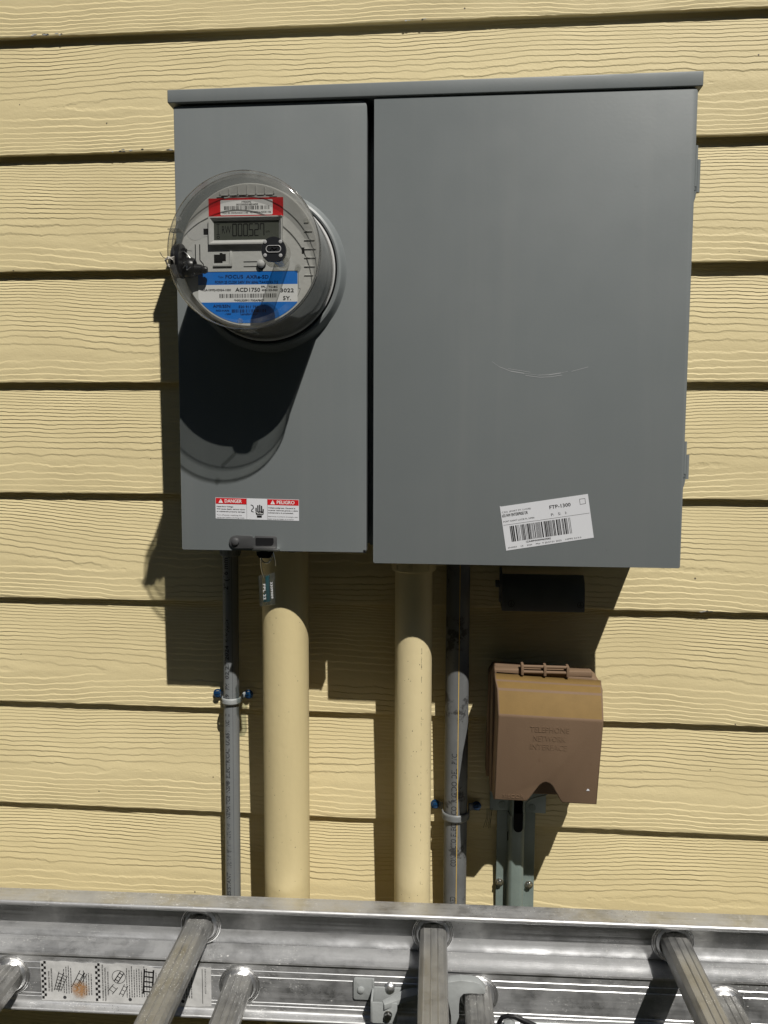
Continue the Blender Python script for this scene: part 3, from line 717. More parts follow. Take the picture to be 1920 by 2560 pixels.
for i in range(3):
    a = rr.uniform(0, 6); p0 = Vector((kx+8, -256, kz-8)); mb.tube([p0+Vector((rr.uniform(-3, 3), -2, rr.uniform(-3, 3))) for _ in range(1)]+[p0+Vector((3*math.cos(a), -3, 4*math.sin(a))), p0+Vector((6*math.cos(a+.9), -2.5, 5*math.sin(a+.9)))], .45, 6)
mb.tube([(kx+4, -250, kz+10), (kx+8, -252, kz+7), (kx+12, -252, kz+2)], .7, 8); mb.tube([(kx+5, -250, kz+11), (kx+14, -253, kz+9.5), (kx+16, -253, kz+4)], .3, 6)
mb.build('wire_coil', key)
mb = MB().mat('string_white')
for i in range(4):
    mb.tube([(CX-70+rr.uniform(-1, 1), -262+rr.uniform(-2, 2), CZ-15+rr.uniform(-2, 2)), (CX-71+rr.uniform(-1, 1), -268.6, CZ-8+rr.uniform(-2, 2)), (CX-76+rr.uniform(-1, 1), -269.5, CZ-8.5+rr.uniform(-1.6, 1.6)), (CX-80.4, -266+rr.uniform(-2, 2), CZ-9.5+rr.uniform(-2.5, 2.5)), (CX-80.6+rr.uniform(-.6, .6), -258, CZ-13+rr.uniform(-2, 2)), (CX-76+rr.uniform(-1, 1), -268, CZ-15+rr.uniform(-1.5, 1.5))], .55, 6)
mb.mat('dark_ink'); mb.tube([(CX-80, -266, CZ-8), (CX-83, -267, CZ-6), (CX-85.5, -267, CZ-1.5)], .35, 5)
mb.build('string_tie', cover)

# ------------------------------------------------------------------ utility seal hanging from the latch
seal = thing('meter_seal', 'small clear seal with a teal core hanging from a wire loop under the latch', 'seal', (-227, -146, -734))
def ST(u, v, y):                                            # tag coordinates: u across, v down, tilted by 5 degrees
    a = math.radians(4); return (-236.0+u*math.cos(a)+v*math.sin(a)*.6, y, -697.2+u*.19-v)
mb = MB().mat('clear_tag'); mb.prism([ST(u, v, -142) for u, v in ((0, 37), (19, 37.5), (19.3, 0), (0, 0))], (0, -7.5, 0), .7)
for u in (3.2, 8.6, 13.6): mb.prism([ST(u, 36, -149.6), ST(u+.7, 36, -149.6), ST(u+.7, .6, -149.6), ST(u, .6, -149.6)], (0, -.8, 0))
mb.build('seal_case', seal)
mb = MB().mat('teal_plastic'); mb.prism([ST(u, v, -143.4) for u, v in ((4.2, 33), (12.6, 33.4), (12.8, 2), (8, 2), (7.4, 22), (4, 24))], (0, -4.4, 0), .4); mb.build('seal_core', seal)
mb = MB().mat('white_ink')
def put_dn(txt, u, v0, v1, h_, y):
    me, x0, x1, *_ = glyphs(txt); _, _, _, c0, c1 = glyphs('H'); sx = (v1-v0)/(x1-x0); sy = h_/(c1-c0)
    mb.add_mesh(me, lambda co: ST(u+co.y*sy, v0+(co.x-x0)*sx, y)); mb.add_mesh(me, lambda co: ST(u+co.y*sy+.08, v0+(co.x-x0)*sx+.05, y-.03))
put_dn('FPL 22', 5.6, 10.5, 29.5, 2.7, -150.6); put_dn('3309909', 14.6, 9.5, 29.5, 2.6, -150.6)
mb.build('lettering', seal)
mb = MB().mat('steel')
mb.tube([(-226.8+6.6*math.cos(a), -147+1.5*math.sin(a*2), -674.6+6.8*math.sin(a)) for a in [2*math.pi*i/24 for i in range(24)]], .85, 8, True)
mb.tube([(-225, -148.5, -667.5), (-230, -149, -671), (-232.8, -148.5, -677), (-232.6, -147.5, -686), (-231.5, -146.5, -693), (-229.5, -146, -699)], .75, 6)
mb.tube([(-219, -148, -667), (-217.4, -148, -671), (-220.6, -147.5, -676.5), (-224, -147, -680.6)], .75, 6); mb.tube([(-218, -148, -668), (-216.4, -148, -675), (-215.4, -147.5, -681), (-215.6, -147, -684.4)], .75, 6)
mb.mat('black_plastic'); mb.tube([(-214, -138, -664), (-200, -136, -669.0), (-186, -136, -668.4), (-172, -137, -664)], .6, 6)
mb.build('wire', seal)

# ------------------------------------------------------------------ conduits
def pipe_pts(xa0, ya, xa1, za, zb, n=2): return [(xa0, ya, za), (xa1, ya, zb)]
def conduit(name, label, xa, ya, r, ztop, mat, hub=None, lean=0.0, lang=None):
    t_ = thing(name, label, 'conduit', (xa, ya, -ZO))
    mb = MB().mat(mat); n = 48; rings = []
    zs = [ztop-(ztop+ZO)*i/40 for i in range(41)]
    for z in zs:
        ring = []
        for k in range(n):
            a = 2*math.pi*k/n; ring.append(mb.bm.verts.new((xa+lean*(ztop-z)+r*math.cos(a), ya+r*math.sin(a), z)))
        rings.append(ring)
    for A_, B_ in zip(rings, rings[1:]):
        for k in range(n): mb._f([A_[k], A_[(k+1) % n], B_[(k+1) % n], B_[k]])
    mb.build('pipe', t_)
    if hub:
        hr, zb, hm = hub; mb = MB().mat(hm)
        mb.lathe([(r+.2, zb), (hr-.8, zb), (hr, zb+.8), (hr, ztop)], (xa, ya, 0), 'z', 48)
        for k in range(8):
            a = 2*math.pi*k/8; mb.box(xa+hr*math.cos(a)-1.2, xa+hr*math.cos(a)+1.2, ya+hr*math.sin(a)-1.2, ya+hr*math.sin(a)+1.2, zb+3, ztop-1, .4, 1)
        mb.build('adapter', t_)
    return t_
P1 = conduit('thin_conduit', 'thin grey printed conduit held by a light grey strap', -306.6, -18.5, 10.7, -660, 'grey_pvc', (13.6, -692.5, 'grey_pvc'), -.0055)
P2 = conduit('painted_conduit', 'widest tan painted conduit running down under the meter door', -221.6, -62, 30.2, -660, 'tan_paint', None, -.0004)
P3 = conduit('painted_conduit', 'narrower tan painted conduit with a hub under the breaker door', -54.2, -52.5, 24.2, -660, 'tan_paint_light', (28.5, -702, 'tan_paint'), .002)
P4 = conduit('marked_conduit', 'scuffed dark grey conduit with a yellow line beside the telephone box', 3.6, -23, 15.7, -660, 'worn_pvc', (19.5, -694, 'dark_pvc'), .0004)
Z1 = lambda py: -689-(py-1385)*.5755
mb = MB().mat('dark_ink')
def c1txt(s_, pa, pb, h_=5.8): put_round(mb, s_, -306.6-.0055*(-660-Z1(pa)), -18.5, 10.7, -.4, Z1(pa), Z1(pb), h_, .24)
c1txt('RESISTANT', 2237, 2170); mb.build('lettering', P1); mb = MB().mat('dark_ink')
for s_, a, b in (('NEMA TC2', 2033, 1976), ('NSF\u00ae', 1968, 1938), ('ELECTRICAL', 1931, 1857), ('UL651', 1849, 1814), ('NC', 1803, 1788), ('1', 1778, 1772), (':29', 1742, 1724), ('PM', 1712, 1698), ('02/27/2024', 1686, 1605)): c1txt(s_, a, b)
mb.build('lettering', P1)
mb = MB().mat('dark_ink'); c1txt('1/2" (16 mm)', 1481, 1389, 7.2); mb.build('size_marking', P1)
mb = MB().mat('dark_ink')
rr = random.Random(9)                                        # smeared, unreadable print
for a, b, m_ in ((2164, 2046, 90), (1598, 1540, 60)):
    for i in range(m_):
        z_ = Z1(rr.uniform(b, a)); aa = rr.uniform(-.6, -.06); h_ = rr.uniform(.3, 1.0); l_ = rr.uniform(.06, .2)
        xa = -306.6-.0055*(-660-z_); mb.poly([(xa+10.85*math.sin(q_), -18.5-10.85*math.cos(q_), zz_) for q_, zz_ in ((aa, z_), (aa+l_, z_), (aa+l_, z_+h_), (aa, z_+h_))])
mb.build('smeared_print', P1, kind='stuff')
mb = MB().mat('dark_ink')
for za, zb in ((-665, -1300), ):
    a_ = .42; pts = [(za+(zb-za)*i/20) for i in range(21)]
    for p_, q_ in zip(pts, pts[1:]):
        f_ = lambda z, a: (-306.6-.0055*(-660-z)+10.82*math.sin(a), -18.5-10.82*math.cos(a), z)
        mb.poly([f_(p_, a_-.02), f_(p_, a_+.02), f_(q_, a_+.02), f_(q_, a_-.02)])
mb.build('seam', P1)
Z4 = lambda py: -936.9-(py-1850)*.5755
mb = MB().mat('dark_ink')
for s_, a, b in (('CONDUCTO', 2151, 2084), ('ELECTRICO', 2078, 2004), ('RIGIDO', 1994, 1944), ('DEL', 1936, 1913), ('PVC', 1902, 1877),): put_round(mb, s_, 3.7, -23, 15.7, 1.4, Z4(a), Z4(b), 7.4, .15)
mb.build('lettering', P4)
mb = MB().mat('dark_ink'); put_round(mb, 'OUNED', 3.7, -23, 15.7, 1.4, Z4(2258), Z4(2226), 7.4, .15); mb.build('lettering', P4)
mb = MB().mat('yellow_line'); f4 = lambda z, a: (3.6+15.82*math.sin(a), -23-15.82*math.cos(a), z)
zz_ = [-695-i*31 for i in range(21)]
for p_, q_ in zip(zz_, zz_[1:]): mb.poly([f4(p_, .12), f4(p_, .175), f4(q_, .175), f4(q_, .12)])
mb.build('yellow_line', P4)
# a seam scuffed along the second painted conduit
mb = MB().mat('dark_ink')
for i in range(60):
    z_ = -800-rr.random()**1.6*330; aa = .50+rr.uniform(-.012, .012); l_ = rr.uniform(.5, 3.5)
    mb.poly([(-54.2+.002*(-660-z_)*-1*0+.002*(z_+660)*-1+24.32*math.sin(q_), -52.5-24.32*math.cos(q_), zz_) for q_, zz_ in ((aa, z_), (aa+.012, z_), (aa+.012, z_-l_), (aa, z_-l_))])
for i in range(26):
    z_ = -800-rr.random()*350; aa = rr.uniform(-.6, .7); l_ = rr.uniform(.4, 1.6)
    mb.poly([(-54.2-.002*(z_+660)+24.34*math.sin(q_), -52.5-24.34*math.cos(q_), zz_) for q_, zz_ in ((aa, z_), (aa+.03, z_+.3), (aa+.034, z_-l_), (aa+.006, z_-l_*.8))])
mb.build('scuff', P3, kind='stuff')
mb = MB().mat('dark_ink')
for i in range(34):
    z_ = -760-rr.random()*390; aa = rr.uniform(-.7, .9); l_ = rr.uniform(.3, 1.3); w_ = rr.uniform(.008, .03)
    mb.poly([(-221.6+.0004*(z_+660)+30.32*math.sin(q_), -62-30.32*math.cos(q_), zz_) for q_, zz_ in ((aa, z_), (aa+w_, z_+.3), (aa+w_*1.2, z_-l_), (aa+.004, z_-l_*.8))])
mb.build('scuff', P2, kind='stuff')

# ------------------------------------------------------------------ pipe straps with blue screws
def strap(label, xa, ya, r, z, xl, xr, mat, band_w=9.0):
    t_ = thing('pipe_strap', label, 'pipe strap', (xa, -1, z), 'pipe straps')
    mb = MB().mat(mat)
    prof = []
    for dy in ((-band_w/2, 2.2), (-band_w/4, 3.2), (0, 2.4), (band_w/4, 3.2), (band_w/2, 2.0)): prof.append(dy)
    path = [(xl-5, -2.6), (xl+4, -2.8), (xa-r-2.6, -5)]
    path += [(xa-(r+1.2)*math.cos(a), ya-(r+1.2)*math.sin(a)) for a in [math.radians(180*i/14) for i in range(15)]]
    path += [(xa+r+2.6, -5), (xr-4, -2.8), (xr+5, -2.6)]
    grid = []
    for i, (x, y) in enumerate(path):
        p0 = path[max(0, i-1)]; p1 = path[min(len(path)-1, i+1)]; d = Vector((p1[0]-p0[0], p1[1]-p0[1])).normalized(); nx, ny = d.y, -d.x
        row = []
        for h_, o_ in prof: row.append(mb.bm.verts.new((x-nx*(-o_+1.0)*(1 if 3 <= i < len(path)-3 else .3), y+ny*(o_-1.0)*(1 if 3 <= i < len(path)-3 else .3)-.6, z+h_-(.0 if 3 <= i < len(path)-3 else -2))))
        grid.append(row)
    for A_, B_ in zip(grid, grid[1:]):
        for k in range(len(prof)-1): mb._f([A_[k], B_[k], B_[k+1], A_[k+1]])
    o = mb.build('band', t_, sharp=70)
    sm = o.modifiers.new('thickness', 'SOLIDIFY'); sm.thickness = .0012; sm.offset = -1
    for x in (xl, xr):
        mb = MB().mat('blue_screw')
        mb.lathe([(6.4, -2.8), (6.6, -3.8), (5.0, -4.2), (4.6, -4.4)], (x, 0, z+3), 'y', 20)
        hexo = [(x+4.6*math.cos(math.radians(60*i+12)), -4.2, z+3+4.6*math.sin(math.radians(60*i+12))) for i in range(6)]
        mb.prism(hexo, (0, -4.6, 0), .5); mb.mat('black_gap'); mb.poly([(x-3.2, -8.95, z+2.0), (x+3.2, -8.95, z+3.2), (x+3.0, -8.95, z+4.0), (x-3.4, -8.95, z+2.8)])
        mb.build('screw', t_)
strap('light grey strap with blue screws on the thin printed conduit', -307.4, -18.5, 10.7, -894, -331.5, -287.5, 'bracket_paint')
strap('grey strap with blue screws on the scuffed conduit with a yellow line', 3.8, -23, 15.7, -1042.5, -24.5, 32.6, 'grey_pvc', 11)

# ------------------------------------------------------------------ bonding terminal in the shade under the box
bt = thing('bonding_terminal', 'dark grey half-round plastic terminal cover in the shade under the breaker door', 'terminal cover', (113, -20, -754))
mb = MB().mat('dark_pvc'); prof = [(-3, -716), (-16, -711), (-30, -711), (-41, -716), (-48, -725), (-51, -737), (-51, -750), (-50, -754)]
xs_ = [(60.4, 0), (64, 2.2), (100, 3.0), (140, 3.0), (164, 2), (168.6, 0)]
grid = [[mb.bm.verts.new((x+(y*.06 if x > 150 else 0), y*(1-(0 if 0 < i < 5 else .03)), z)) for y, z in prof] for i, (x, _) in enumerate(xs_)]
for A_, B_ in zip(grid, grid[1:]):
    for k in range(len(prof)-1): mb._f([A_[k], B_[k], B_[k+1], A_[k+1]])
for row in (grid[0], grid[-1]):
    back = mb.bm.verts.new((row[0].co.x, -3, -752)); mb._f(row+[back])
mb.build('cover', bt, sharp=50)
mb = MB().mat('dark_pvc'); mb.prism([(58.5, -4, -704), (58.5, -26, -708), (58.5, -36, -722), (58.5, -24, -742), (58.5, -4, -752)], (3, 0, 0), .5); mb.box(53, 60, -20, -8, -729, -721, 1); mb.build('end_bracket', bt)
for cx_ in (72, 160):
    mb = MB().mat('black_ink')
    for i in range(20):
        a0, a1 = 2*math.pi*i/20, 2*math.pi*(i+1)/20
        mb.poly([(cx_+rr_*math.cos(a), -51.4, -744+rr_*math.sin(a)) for rr_, a in ((4.2, a0), (4.2, a1), (3.7, a1), (3.7, a0))])
    mb.ribbon([(cx_, -741), (cx_, -744.4)], .5, -51.5); mb.ribbon([(cx_-2.2, -744.6), (cx_+2.2, -744.6)], .5, -51.5); mb.ribbon([(cx_-1.3, -746), (cx_+1.3, -746)], .4, -51.5)
    mb.build('ground_symbol', bt)

# ------------------------------------------------------------------ telephone interface box and its steel mounting channel
ch = thing('mounting_channel', 'grey green steel channel bolted below the brown telephone box', 'steel channel', (87, -4, -1240))
mb = MB().mat('green_grey_steel')
outl = [(61, -2), (61, -4), (75.5, -4), (77, -16), (81, -19.5), (93, -19.5), (97.4, -16), (99, -4), (113.4, -4), (113.4, -2), (97.5, -2), (95.6, -15), (92, -17.5), (82, -17.5), (78.6, -15), (77, -2)]
mb.prism([(x, y, -1044.6) for x, y in outl], (0, 0, -208), .5, 1)
mb.build('channel', ch, sharp=30)
mb = MB().mat('green_grey_steel'); mb.box(51, 78, -7.5, -4.2, -1043, -960, .8); mb.box(98.6, 127.2, -7.5, -4.2, -1044.5, -960, .8)
mb.prism([(77, -7, -1062), (80.5, -19.5, -1062), (83, -19.5, -1062), (83, -7, -1062)], (0, 0, 90), .4, 1); mb.prism([(95.2, -7, -1062), (95.2, -19.5, -1062), (97, -19.0, -1062), (99.4, -7, -1062)], (0, 0, 90), .4, 1)
for x, z in ((67.6, -1034.5), (108.4, -1037)): mb.lathe([(5.2, -7.3), (4.9, -8.3), (.01, -8.4)], (x, 0, z), 'y', 20)
mb.build('bracket', ch)
mb = MB().mat('black_gap'); mb.box(83, 95.2, -6, -4.4, -1062, -985); mb.prism([(89.1+6.1*math.cos(a), -19.7, -1061+6.1*math.sin(a)) for a in [math.radians(180+180*i/12) for i in range(13)]]+[(95.2, -19.7, -1040), (83, -19.7, -1040)], (0, -.1, 0)); mb.rect(75.0, 76.4, -1083, -1070, -12.5); mb.build('slot', ch)
for x, z in ((66.0, -1148), (106.6, -1149.4)):
    mb = MB().mat('steel'); mb.lathe([(5.6, -4), (5.6, -5.4), (4, -5.8)], (x, 0, z), 'y', 24)
    mb.prism([(x+4.2*math.cos(math.radians(60*i+20)), -5.4, z+4.2*math.sin(math.radians(60*i+20))) for i in range(6)], (0, -4.2, 0), .5); mb.lathe([(2.6, -9.6), (2.2, -9.2), (.01, -9.2)], (x, 0, z), 'y', 16)
    mb.build('bolt', ch)

tb = thing('telephone_box', 'sun-faded brown telephone network interface box with a notched bottom', 'telephone box', (118, -30, -1004))
mb = MB().mat('sun_faded_plastic')
mb.prism([(43.4, -8, -981), (179, -8, -982), (184, -8, -850), (180, -8, -838), (52, -8, -832), (45.4, -8, -842)], (0, -34, 0), 2.2, 3)
mb.prism([(47.4, -42, -983), (180.5, -42, -984), (185.4, -42, -845), (181, -42, -834), (172, -42, -829), (52, -42, -823.5), (48.0, -42, -834)], (0, -42, 0), 1.8, 3)
mb.box(50.2, 172, -84, -70, -829, -821.5, 1.2)
mb.build('case', tb, sharp=50)
# cover: hood ridge, two sloping front faces, side skirts and a notch at the foot
mb = MB().mat('sun_faded_plastic')
def lerp(a, b, t_): return tuple(a[i]+(b[i]-a[i])*t_ for i in range(3))
top_ = [(49.4, -83, -826.5), (183.6, -83, -832.5)]
st_ = [(50.4, -98, -831.5), (181.6, -98, -835.6)]
r1 = [(52.2, -113.5, -837.6), (179.9, -113.5, -840.6)]; r2 = [(53.4, -130, -865.5), (179.1, -130, -868.8)]
bo = [(50.8, -113, -979.9), (176.6, -113, -980.8)]
vT = [mb.bm.verts.new(p) for p in top_]; vS = [mb.bm.verts.new(p) for p in st_]; v1 = [mb.bm.verts.new(p) for p in r1]; v2 = [mb.bm.verts.new(p) for p in r2]
vB = [mb.bm.verts.new(p) for p in bo]
notch = [(91.6, -980.2), (94.6, -976), (104.6, -960.2), (106.8, -957.0), (110.2, -954.4), (113.6, -953.4), (117.4, -954.4), (120.8, -957.2), (123.2, -961), (131.8, -976.6), (134.5, -980.5)]
def fy(z_): return -130+17*((z_+867)/(-980.4+867))
vn = [mb.bm.verts.new((x, fy(z), z)) for x, z in notch]
mb.mat('yellowed_plastic'); F_ = [mb._f([vT[0], vS[0], vS[1], vT[1]]), mb._f([vS[0], v1[0], v1[1], vS[1]]), mb._f([v1[0], v2[0], v2[1], v1[1]])]
mb.mat('sun_faded_plastic'); F_ += [mb._f([v2[0], vB[0]]+vn+[vB[1], v2[1]])]
bk = {}
def back(v, y=-84):
    if v not in bk: bk[v] = mb.bm.verts.new((v.co.x+(-1.5 if v.co.x < 100 else 1.2)*(v not in vn), y, v.co.z)); 
    return bk[v]
for a_, b_ in ((vS[0], vT[0]),): pass
Lc = [vT[0], vS[0], v1[0], v2[0], vB[0]]; Rc = [vT[1], vS[1], v1[1], v2[1], vB[1]]
mb._f([vT[0], back(v1[0]), v1[0], vS[0]]); mb._f([back(v1[0]), back(v2[0]), v2[0], v1[0]]); mb._f([back(v2[0]), back(vB[0]), vB[0], v2[0]])
mb._f([vT[1], vS[1], v1[1], back(v1[1])]); mb._f([back(v1[1]), v1[1], v2[1], back(v2[1])]); mb._f([back(v2[1]), v2[1], vB[1], back(vB[1])])
chain = [vB[0]]+vn+[vB[1]]
for a_, b_ in zip(chain, chain[1:]):
    if a_ in vn or b_ in vn:
        A2 = mb.bm.verts.new((a_.co.x, a_.co.y+6, a_.co.z)); B2 = mb.bm.verts.new((b_.co.x, b_.co.y+6, b_.co.z)); mb._f([a_, b_, B2, A2])
bmesh.ops.recalc_face_normals(mb.bm, faces=mb.bm.faces)
eds = set()
for f_ in F_:
    for e_ in f_.edges:
        if len(e_.link_faces) == 2: eds.add(e_)
mb.bevel(eds, 2.0, 3)
cv = mb.build('cover', tb, sharp=60)
sm = cv.modifiers.new('thickness', 'SOLIDIFY'); sm.thickness = .0018; sm.offset = -1
def emboss(name, items, y_of, parent, mat, h_=.9):
    mb = MB().mat(mat)
    for s_, x, z, w_, hh, an in items:
        me, x0, x1, *_ = glyphs(s_); _, _, _, c0, c1 = glyphs('H'); sx, sy = w_/(x1-x0), hh/(c1-c0); ca_, sa_ = math.cos(an), math.sin(an)
        top = []; bot = []
        for v in me.vertices:
            u, vv = (v.co.x-x0)*sx, v.co.y*sy; X_, Z_ = x+u*ca_-vv*sa_, z+u*sa_+vv*ca_
            top.append(mb.bm.verts.new((X_, y_of(Z_)-h_, Z_))); bot.append(mb.bm.verts.new((X_, y_of(Z_)+.3, Z_)))
        cnt = {}
        for p in me.polygons:
            vs = list(p.vertices); mb._f([top[i] for i in vs], False)
            for i, j in zip(vs, vs[1:]+vs[:1]): cnt[(i, j)] = 1
        for (i, j) in cnt:
            if (j, i) not in cnt: mb._f([top[i], top[j], bot[j], bot[i]], False)
    return mb.build(name, parent)
aE = math.radians(-1.0)
emboss('lettering', [('TELEPHONE', 92.4, -885.6, 46.4, 7.0, aE), ('NETWORK', 96.4, -897.4, 38.8, 7.0, aE), ('INTERFACE', 93.2, -908.6, 44, 7.0, aE)], fy, tb, 'sun_faded_plastic', .42)
emboss('maker_mark', [('SIECOR', 61.7, -975.9, 26, 4.8, aE)], fy, tb, 'sun_faded_plastic', .6)
mb = MB().mat('sun_faded_plastic')
mb.cyl((0, -86.5, -816.4), 2.0, 85, 142, 'x', 14); mb.cyl((0, -87, -823.2), 2.0, 85, 142, 'x', 14)
for x, dz_ in ((84.9, 0), (112.9, -.5), (141.0, -1.2)): mb.box(x-1.7, x+1.7, -90, -76, -827+dz_, -813.6+dz_, .7)
mb.build('hinge', tb)
mb = MB().mat('white_paper'); mb.prism([(163, fy(-961)-.2, -962), (167, fy(-961)-.2, -961.8), (166, fy(-961)-.2, -959.6), (164.2, fy(-961)-.2, -959.4)], (0, -.3, 0)); mb.build('paint_chip', tb)
mb = MB().mat('green_grey_steel'); mb.tube([(98, -46, -1012), (103, -50, -1005.5), (110, -52, -1001.5), (120, -52, -999), (129, -50, -993), (132, -44, -986)], 1.1, 8); mb.build('cable', tb)
mb = MB().mat('dark_ink')
for i in range(5): mb.tube([(47+i*1.8, -8, -1040), (46+i*1.6+rr.uniform(-2, 2), -10, -1052), (44.6+i*1.4+rr.uniform(-2.5, 2.5), -9, -1062-rr.uniform(0, 8))], .3, 5)
mb.build('fibre_strand', tb)

# ------------------------------------------------------------------ aluminium extension ladder lying on its side along the wall
lad = thing('extension_ladder', 'aluminium extension ladder lying along the wall below the pipes', 'ladder', (0, 0, -1130.5))
lad.rotation_euler = (0, -.0015, .028)
def LB(**kw): return kw
XA, XB = -2150, 1750
def rail(prof, x0, x1, name='rail'):
    mb = MB().mat('rail_aluminium'); mb.prism([(x0, y, z) for y, z in prof], (x1-x0, 0, 0)); 
    return mb.build(name, lad, sharp=28, local=True)
def arc(cy, cz, r, a0, a1, n=5): return [(cy+r*math.cos(math.radians(a0+(a1-a0)*i/n)), cz+r*math.sin(math.radians(a0+(a1-a0)*i/n))) for i in range(n+1)]
# fly section, wall side: C channel, web at y -96, flanges reaching to y -122; top flange with a rounded bead
fly = [(-93.8, 0), (-118.5, 0)]+arc(-121.3, -2.6, 3.6, 45, 315, 10)[0:11]+[(-117.5, -3.4), (-98.5, -3.2)]+[(-96, -5.6)]+[(-96, -50), (-95.6, -56), (-94.4, -61), (-92.4, -65.4), (-91, -67.2), (-104, -68.4), (-119.6, -70.2)]+[(-122.2, -70.9), (-122.6, -73.2), (-119.6, -73.5), (-89, -71.4), (-89, -66), (-93.8, -54)]
r_ = rail(fly, XA, XB)
near = [(-(96+122+440)+-1*(-y-96)*-1-0 if False else -(620-(-y)), z) for y, z in fly]
rail(near[::-1], XA, XB)
# base section, wall side
bas = [(-117.6, -74.6), (-119.6, -74.6), (-120.2, -84.2), (-120.9, -84.9), (-120.2, -85.6), (-120.2, -92.6), (-120.9, -93.3), (-120.2, -94.0), (-120.2, -126.8), (-120.9, -127.5), (-120.2, -128.2), (-120.2, -131.4), (-120.9, -132.1), (-120.2, -132.8)]+arc(-126, -134.6, 5.6, 0, -80, 5)+[(-128.5, -141.4)]+arc(-129, -143.6, 2.2, 90, 270, 6)+[(-117.6, -145.6)]
r2_ = rail(bas, XA-90, XB-60)
rail([(-(596-(-y)), z) for y, z in bas][::-1], XA-90, XB-60)
def rung_prof(wd, ht, cz):
    """flat-topped rung with ribbed tread, outline in (x, z)"""
    h = wd/2; T_ = cz+ht/2; pts = []
    for x in (-.74, -.66, -.6, -.2, -.13, -.06, .3, .37, .44, .72): 
        pts.append((x*h, T_+(.9 if x in (-.66, -.13, .37) else 0)-abs(x)**3*1.3))
    pts += [(h*.94, T_-4.4), (h, T_-9), (h+.7, T_-11), (h, T_-13), (h*.97, cz-2), (h*.8, cz-ht*.34), (h*.42, cz-ht/2), (-h*.42, cz-ht/2), (-h*.8, cz-ht*.34), (-h*.97, cz-2), (-h, T_-9), (-h*.94, T_-4.4)]
    return pts
def rung(x, y0, y1, cz, wd, ht, label=None):
    mb = MB().mat('rung_aluminium'); mb.prism([(x+a, y0, z) for a, z in rung_prof(wd, ht, cz)], (0, y1-y0, 0))
    o = mb.build('rung', lad, sharp=18, local=True)
    mb = MB().mat('ring_aluminium')
    mb.lathe([(27.0, y0-.2), (26.6, y0-1.4), (25.6, y0-2.0), (24.6, y0-1.3), (23.6, y0-2.2), (22.4, y0-1.4), (21.6, y0-2.4), (20.4, y0-5.2), (19.0, y0-6.6), (17.6, y0-6.2), (16.6, y0-4.0), (15.0, y0-1)], (x, 0, cz), 'y', 48)
    mb.build('flared_collar', o, local=True)
    return o
for i in range(-6, 7):
    x = -26.5+304.8*i
    if XA+60 < x < XB-60: rung(x, -96, -520, -39.2, 34, 32.5)
    x = 30+304.8*i
    if XA < x < XB-120: rung(x, -120.2, -476, -104.5, 34.5, 35)
# instruction label stuck to the base rail
yL = -121.15
mb = MB().mat('old_label'); rr = random.Random(21)
top = [(-538.6+i*(226.6)/40, -81.6+.0+rr.uniform(-1.6, .6)+(-3.5 if 26 <= i <= 30 else 0)) for i in range(41)]
pts = [(-538, yL, -136.6)]+[(-538+226*i/12, yL, -136.4+rr.uniform(-.5, .4)) for i in range(1, 12)]+[(-312.2, yL, -135.4)]+[(x, yL, z) for x, z in top[::-1]]
mb.prism(pts, (0, -.25, 0)); ins = mb.build('instruction_label', lad, local=True)
mb = MB().mat('black_ink'); yM = yL-.45
for xc in (-537.4, -465.4):
    n = 14
    for k in range(n):
        for j in range(2):
            if (k+j) % 2 == 0: mb.rect(xc+j*3.2, xc+j*3.2+3.2, -134.6+k*3.75, -134.6+(k+1)*3.75-.02, yM)
def up(txt, x, z0, z1, h_, b_=0.0): put(mb, txt, x, z0, z1-z0, h_, yM, math.pi/2, b_)
up('TO SEPARATE SECTIONS', -526.6, -124, -96, 1.9, .06); up('PARA SEPARAR LAS SECCIONES', -523, -124, -92, 1.9, .06)
up('TO REASSEMBLE FLY SECTION INTO BASE SECTION', -454.6, -134, -84, 1.8, .06); up('PARA REENSAMBLAR LA SECCI\u00d3N VOLADIZA', -451.2, -134, -88, 1.8, .06); up('CENTRO DE LA SECCI\u00d3N DE BASE', -447.6, -126, -93, 1.8, .06)
mb.mat('dark_ink')
def lines(x0, n, step, z0, z1):
    """rows of print too small to read"""
    for i in range(n):
        z = z0+rr.uniform(0, 2); end = z1-rr.uniform(0, 8)
        while z < end:
            l_ = rr.uniform(1.2, 4.2); mb.rect(x0+i*step, x0+i*step+1.1, z, min(end, z+l_), yM); z += l_+.8
lines(-508, 4, 3.2, -127, -85); lines(-481.5, 4, 3.4, -128, -92); lines(-424, 10, 3.3, -128, -84); lines(-385, 3, 3.3, -120, -86); lines(-352, 5, 3.4, -126, -84)
for x, z in ((-507, -131.5), (-419.6, -130.5), (-349.6, -130)): mb.disc((x, yM, z), 2.3, 'y', 18)
def mini(x, z, a, L, wd, n, t_):
    ca_, sa_ = math.cos(a), math.sin(a); f_ = lambda u, v: (x+u*ca_-v*sa_, z+u*sa_+v*ca_)
    for v in (-wd/2, wd/2): mb.ribbon([f_(0, v), f_(L, v)], t_, yM-.05)
    for i in range(n): mb.ribbon([f_(L*(i+.5)/n, -wd/2), f_(L*(i+.5)/n, wd/2)], t_*.8, yM-.05)
mb.mat('black_ink'); mini(-518, -123, 1.3, 27, 6, 6, 1.0); mini(-515, -122, 1.15, 24, 6, 6, .8); mini(-494, -118, 1.1, 26, 7, 3, 1.0); mini(-488, -114, 1.05, 20, 4, 2, .9); mini(-396, -122, 1.5, 34, 12, 5, 2.2)
mb.lathe([(9.2, yM), (8.5, yM)], (-434, 0, -100), 'y', 32); mini(-438, -107, 1.0, 16, 5, 3, 1.3); mini(-446, -122, .9, 12, 7, 2, .9); mini(-432, -126, 1.1, 17, 5, 3, .9)
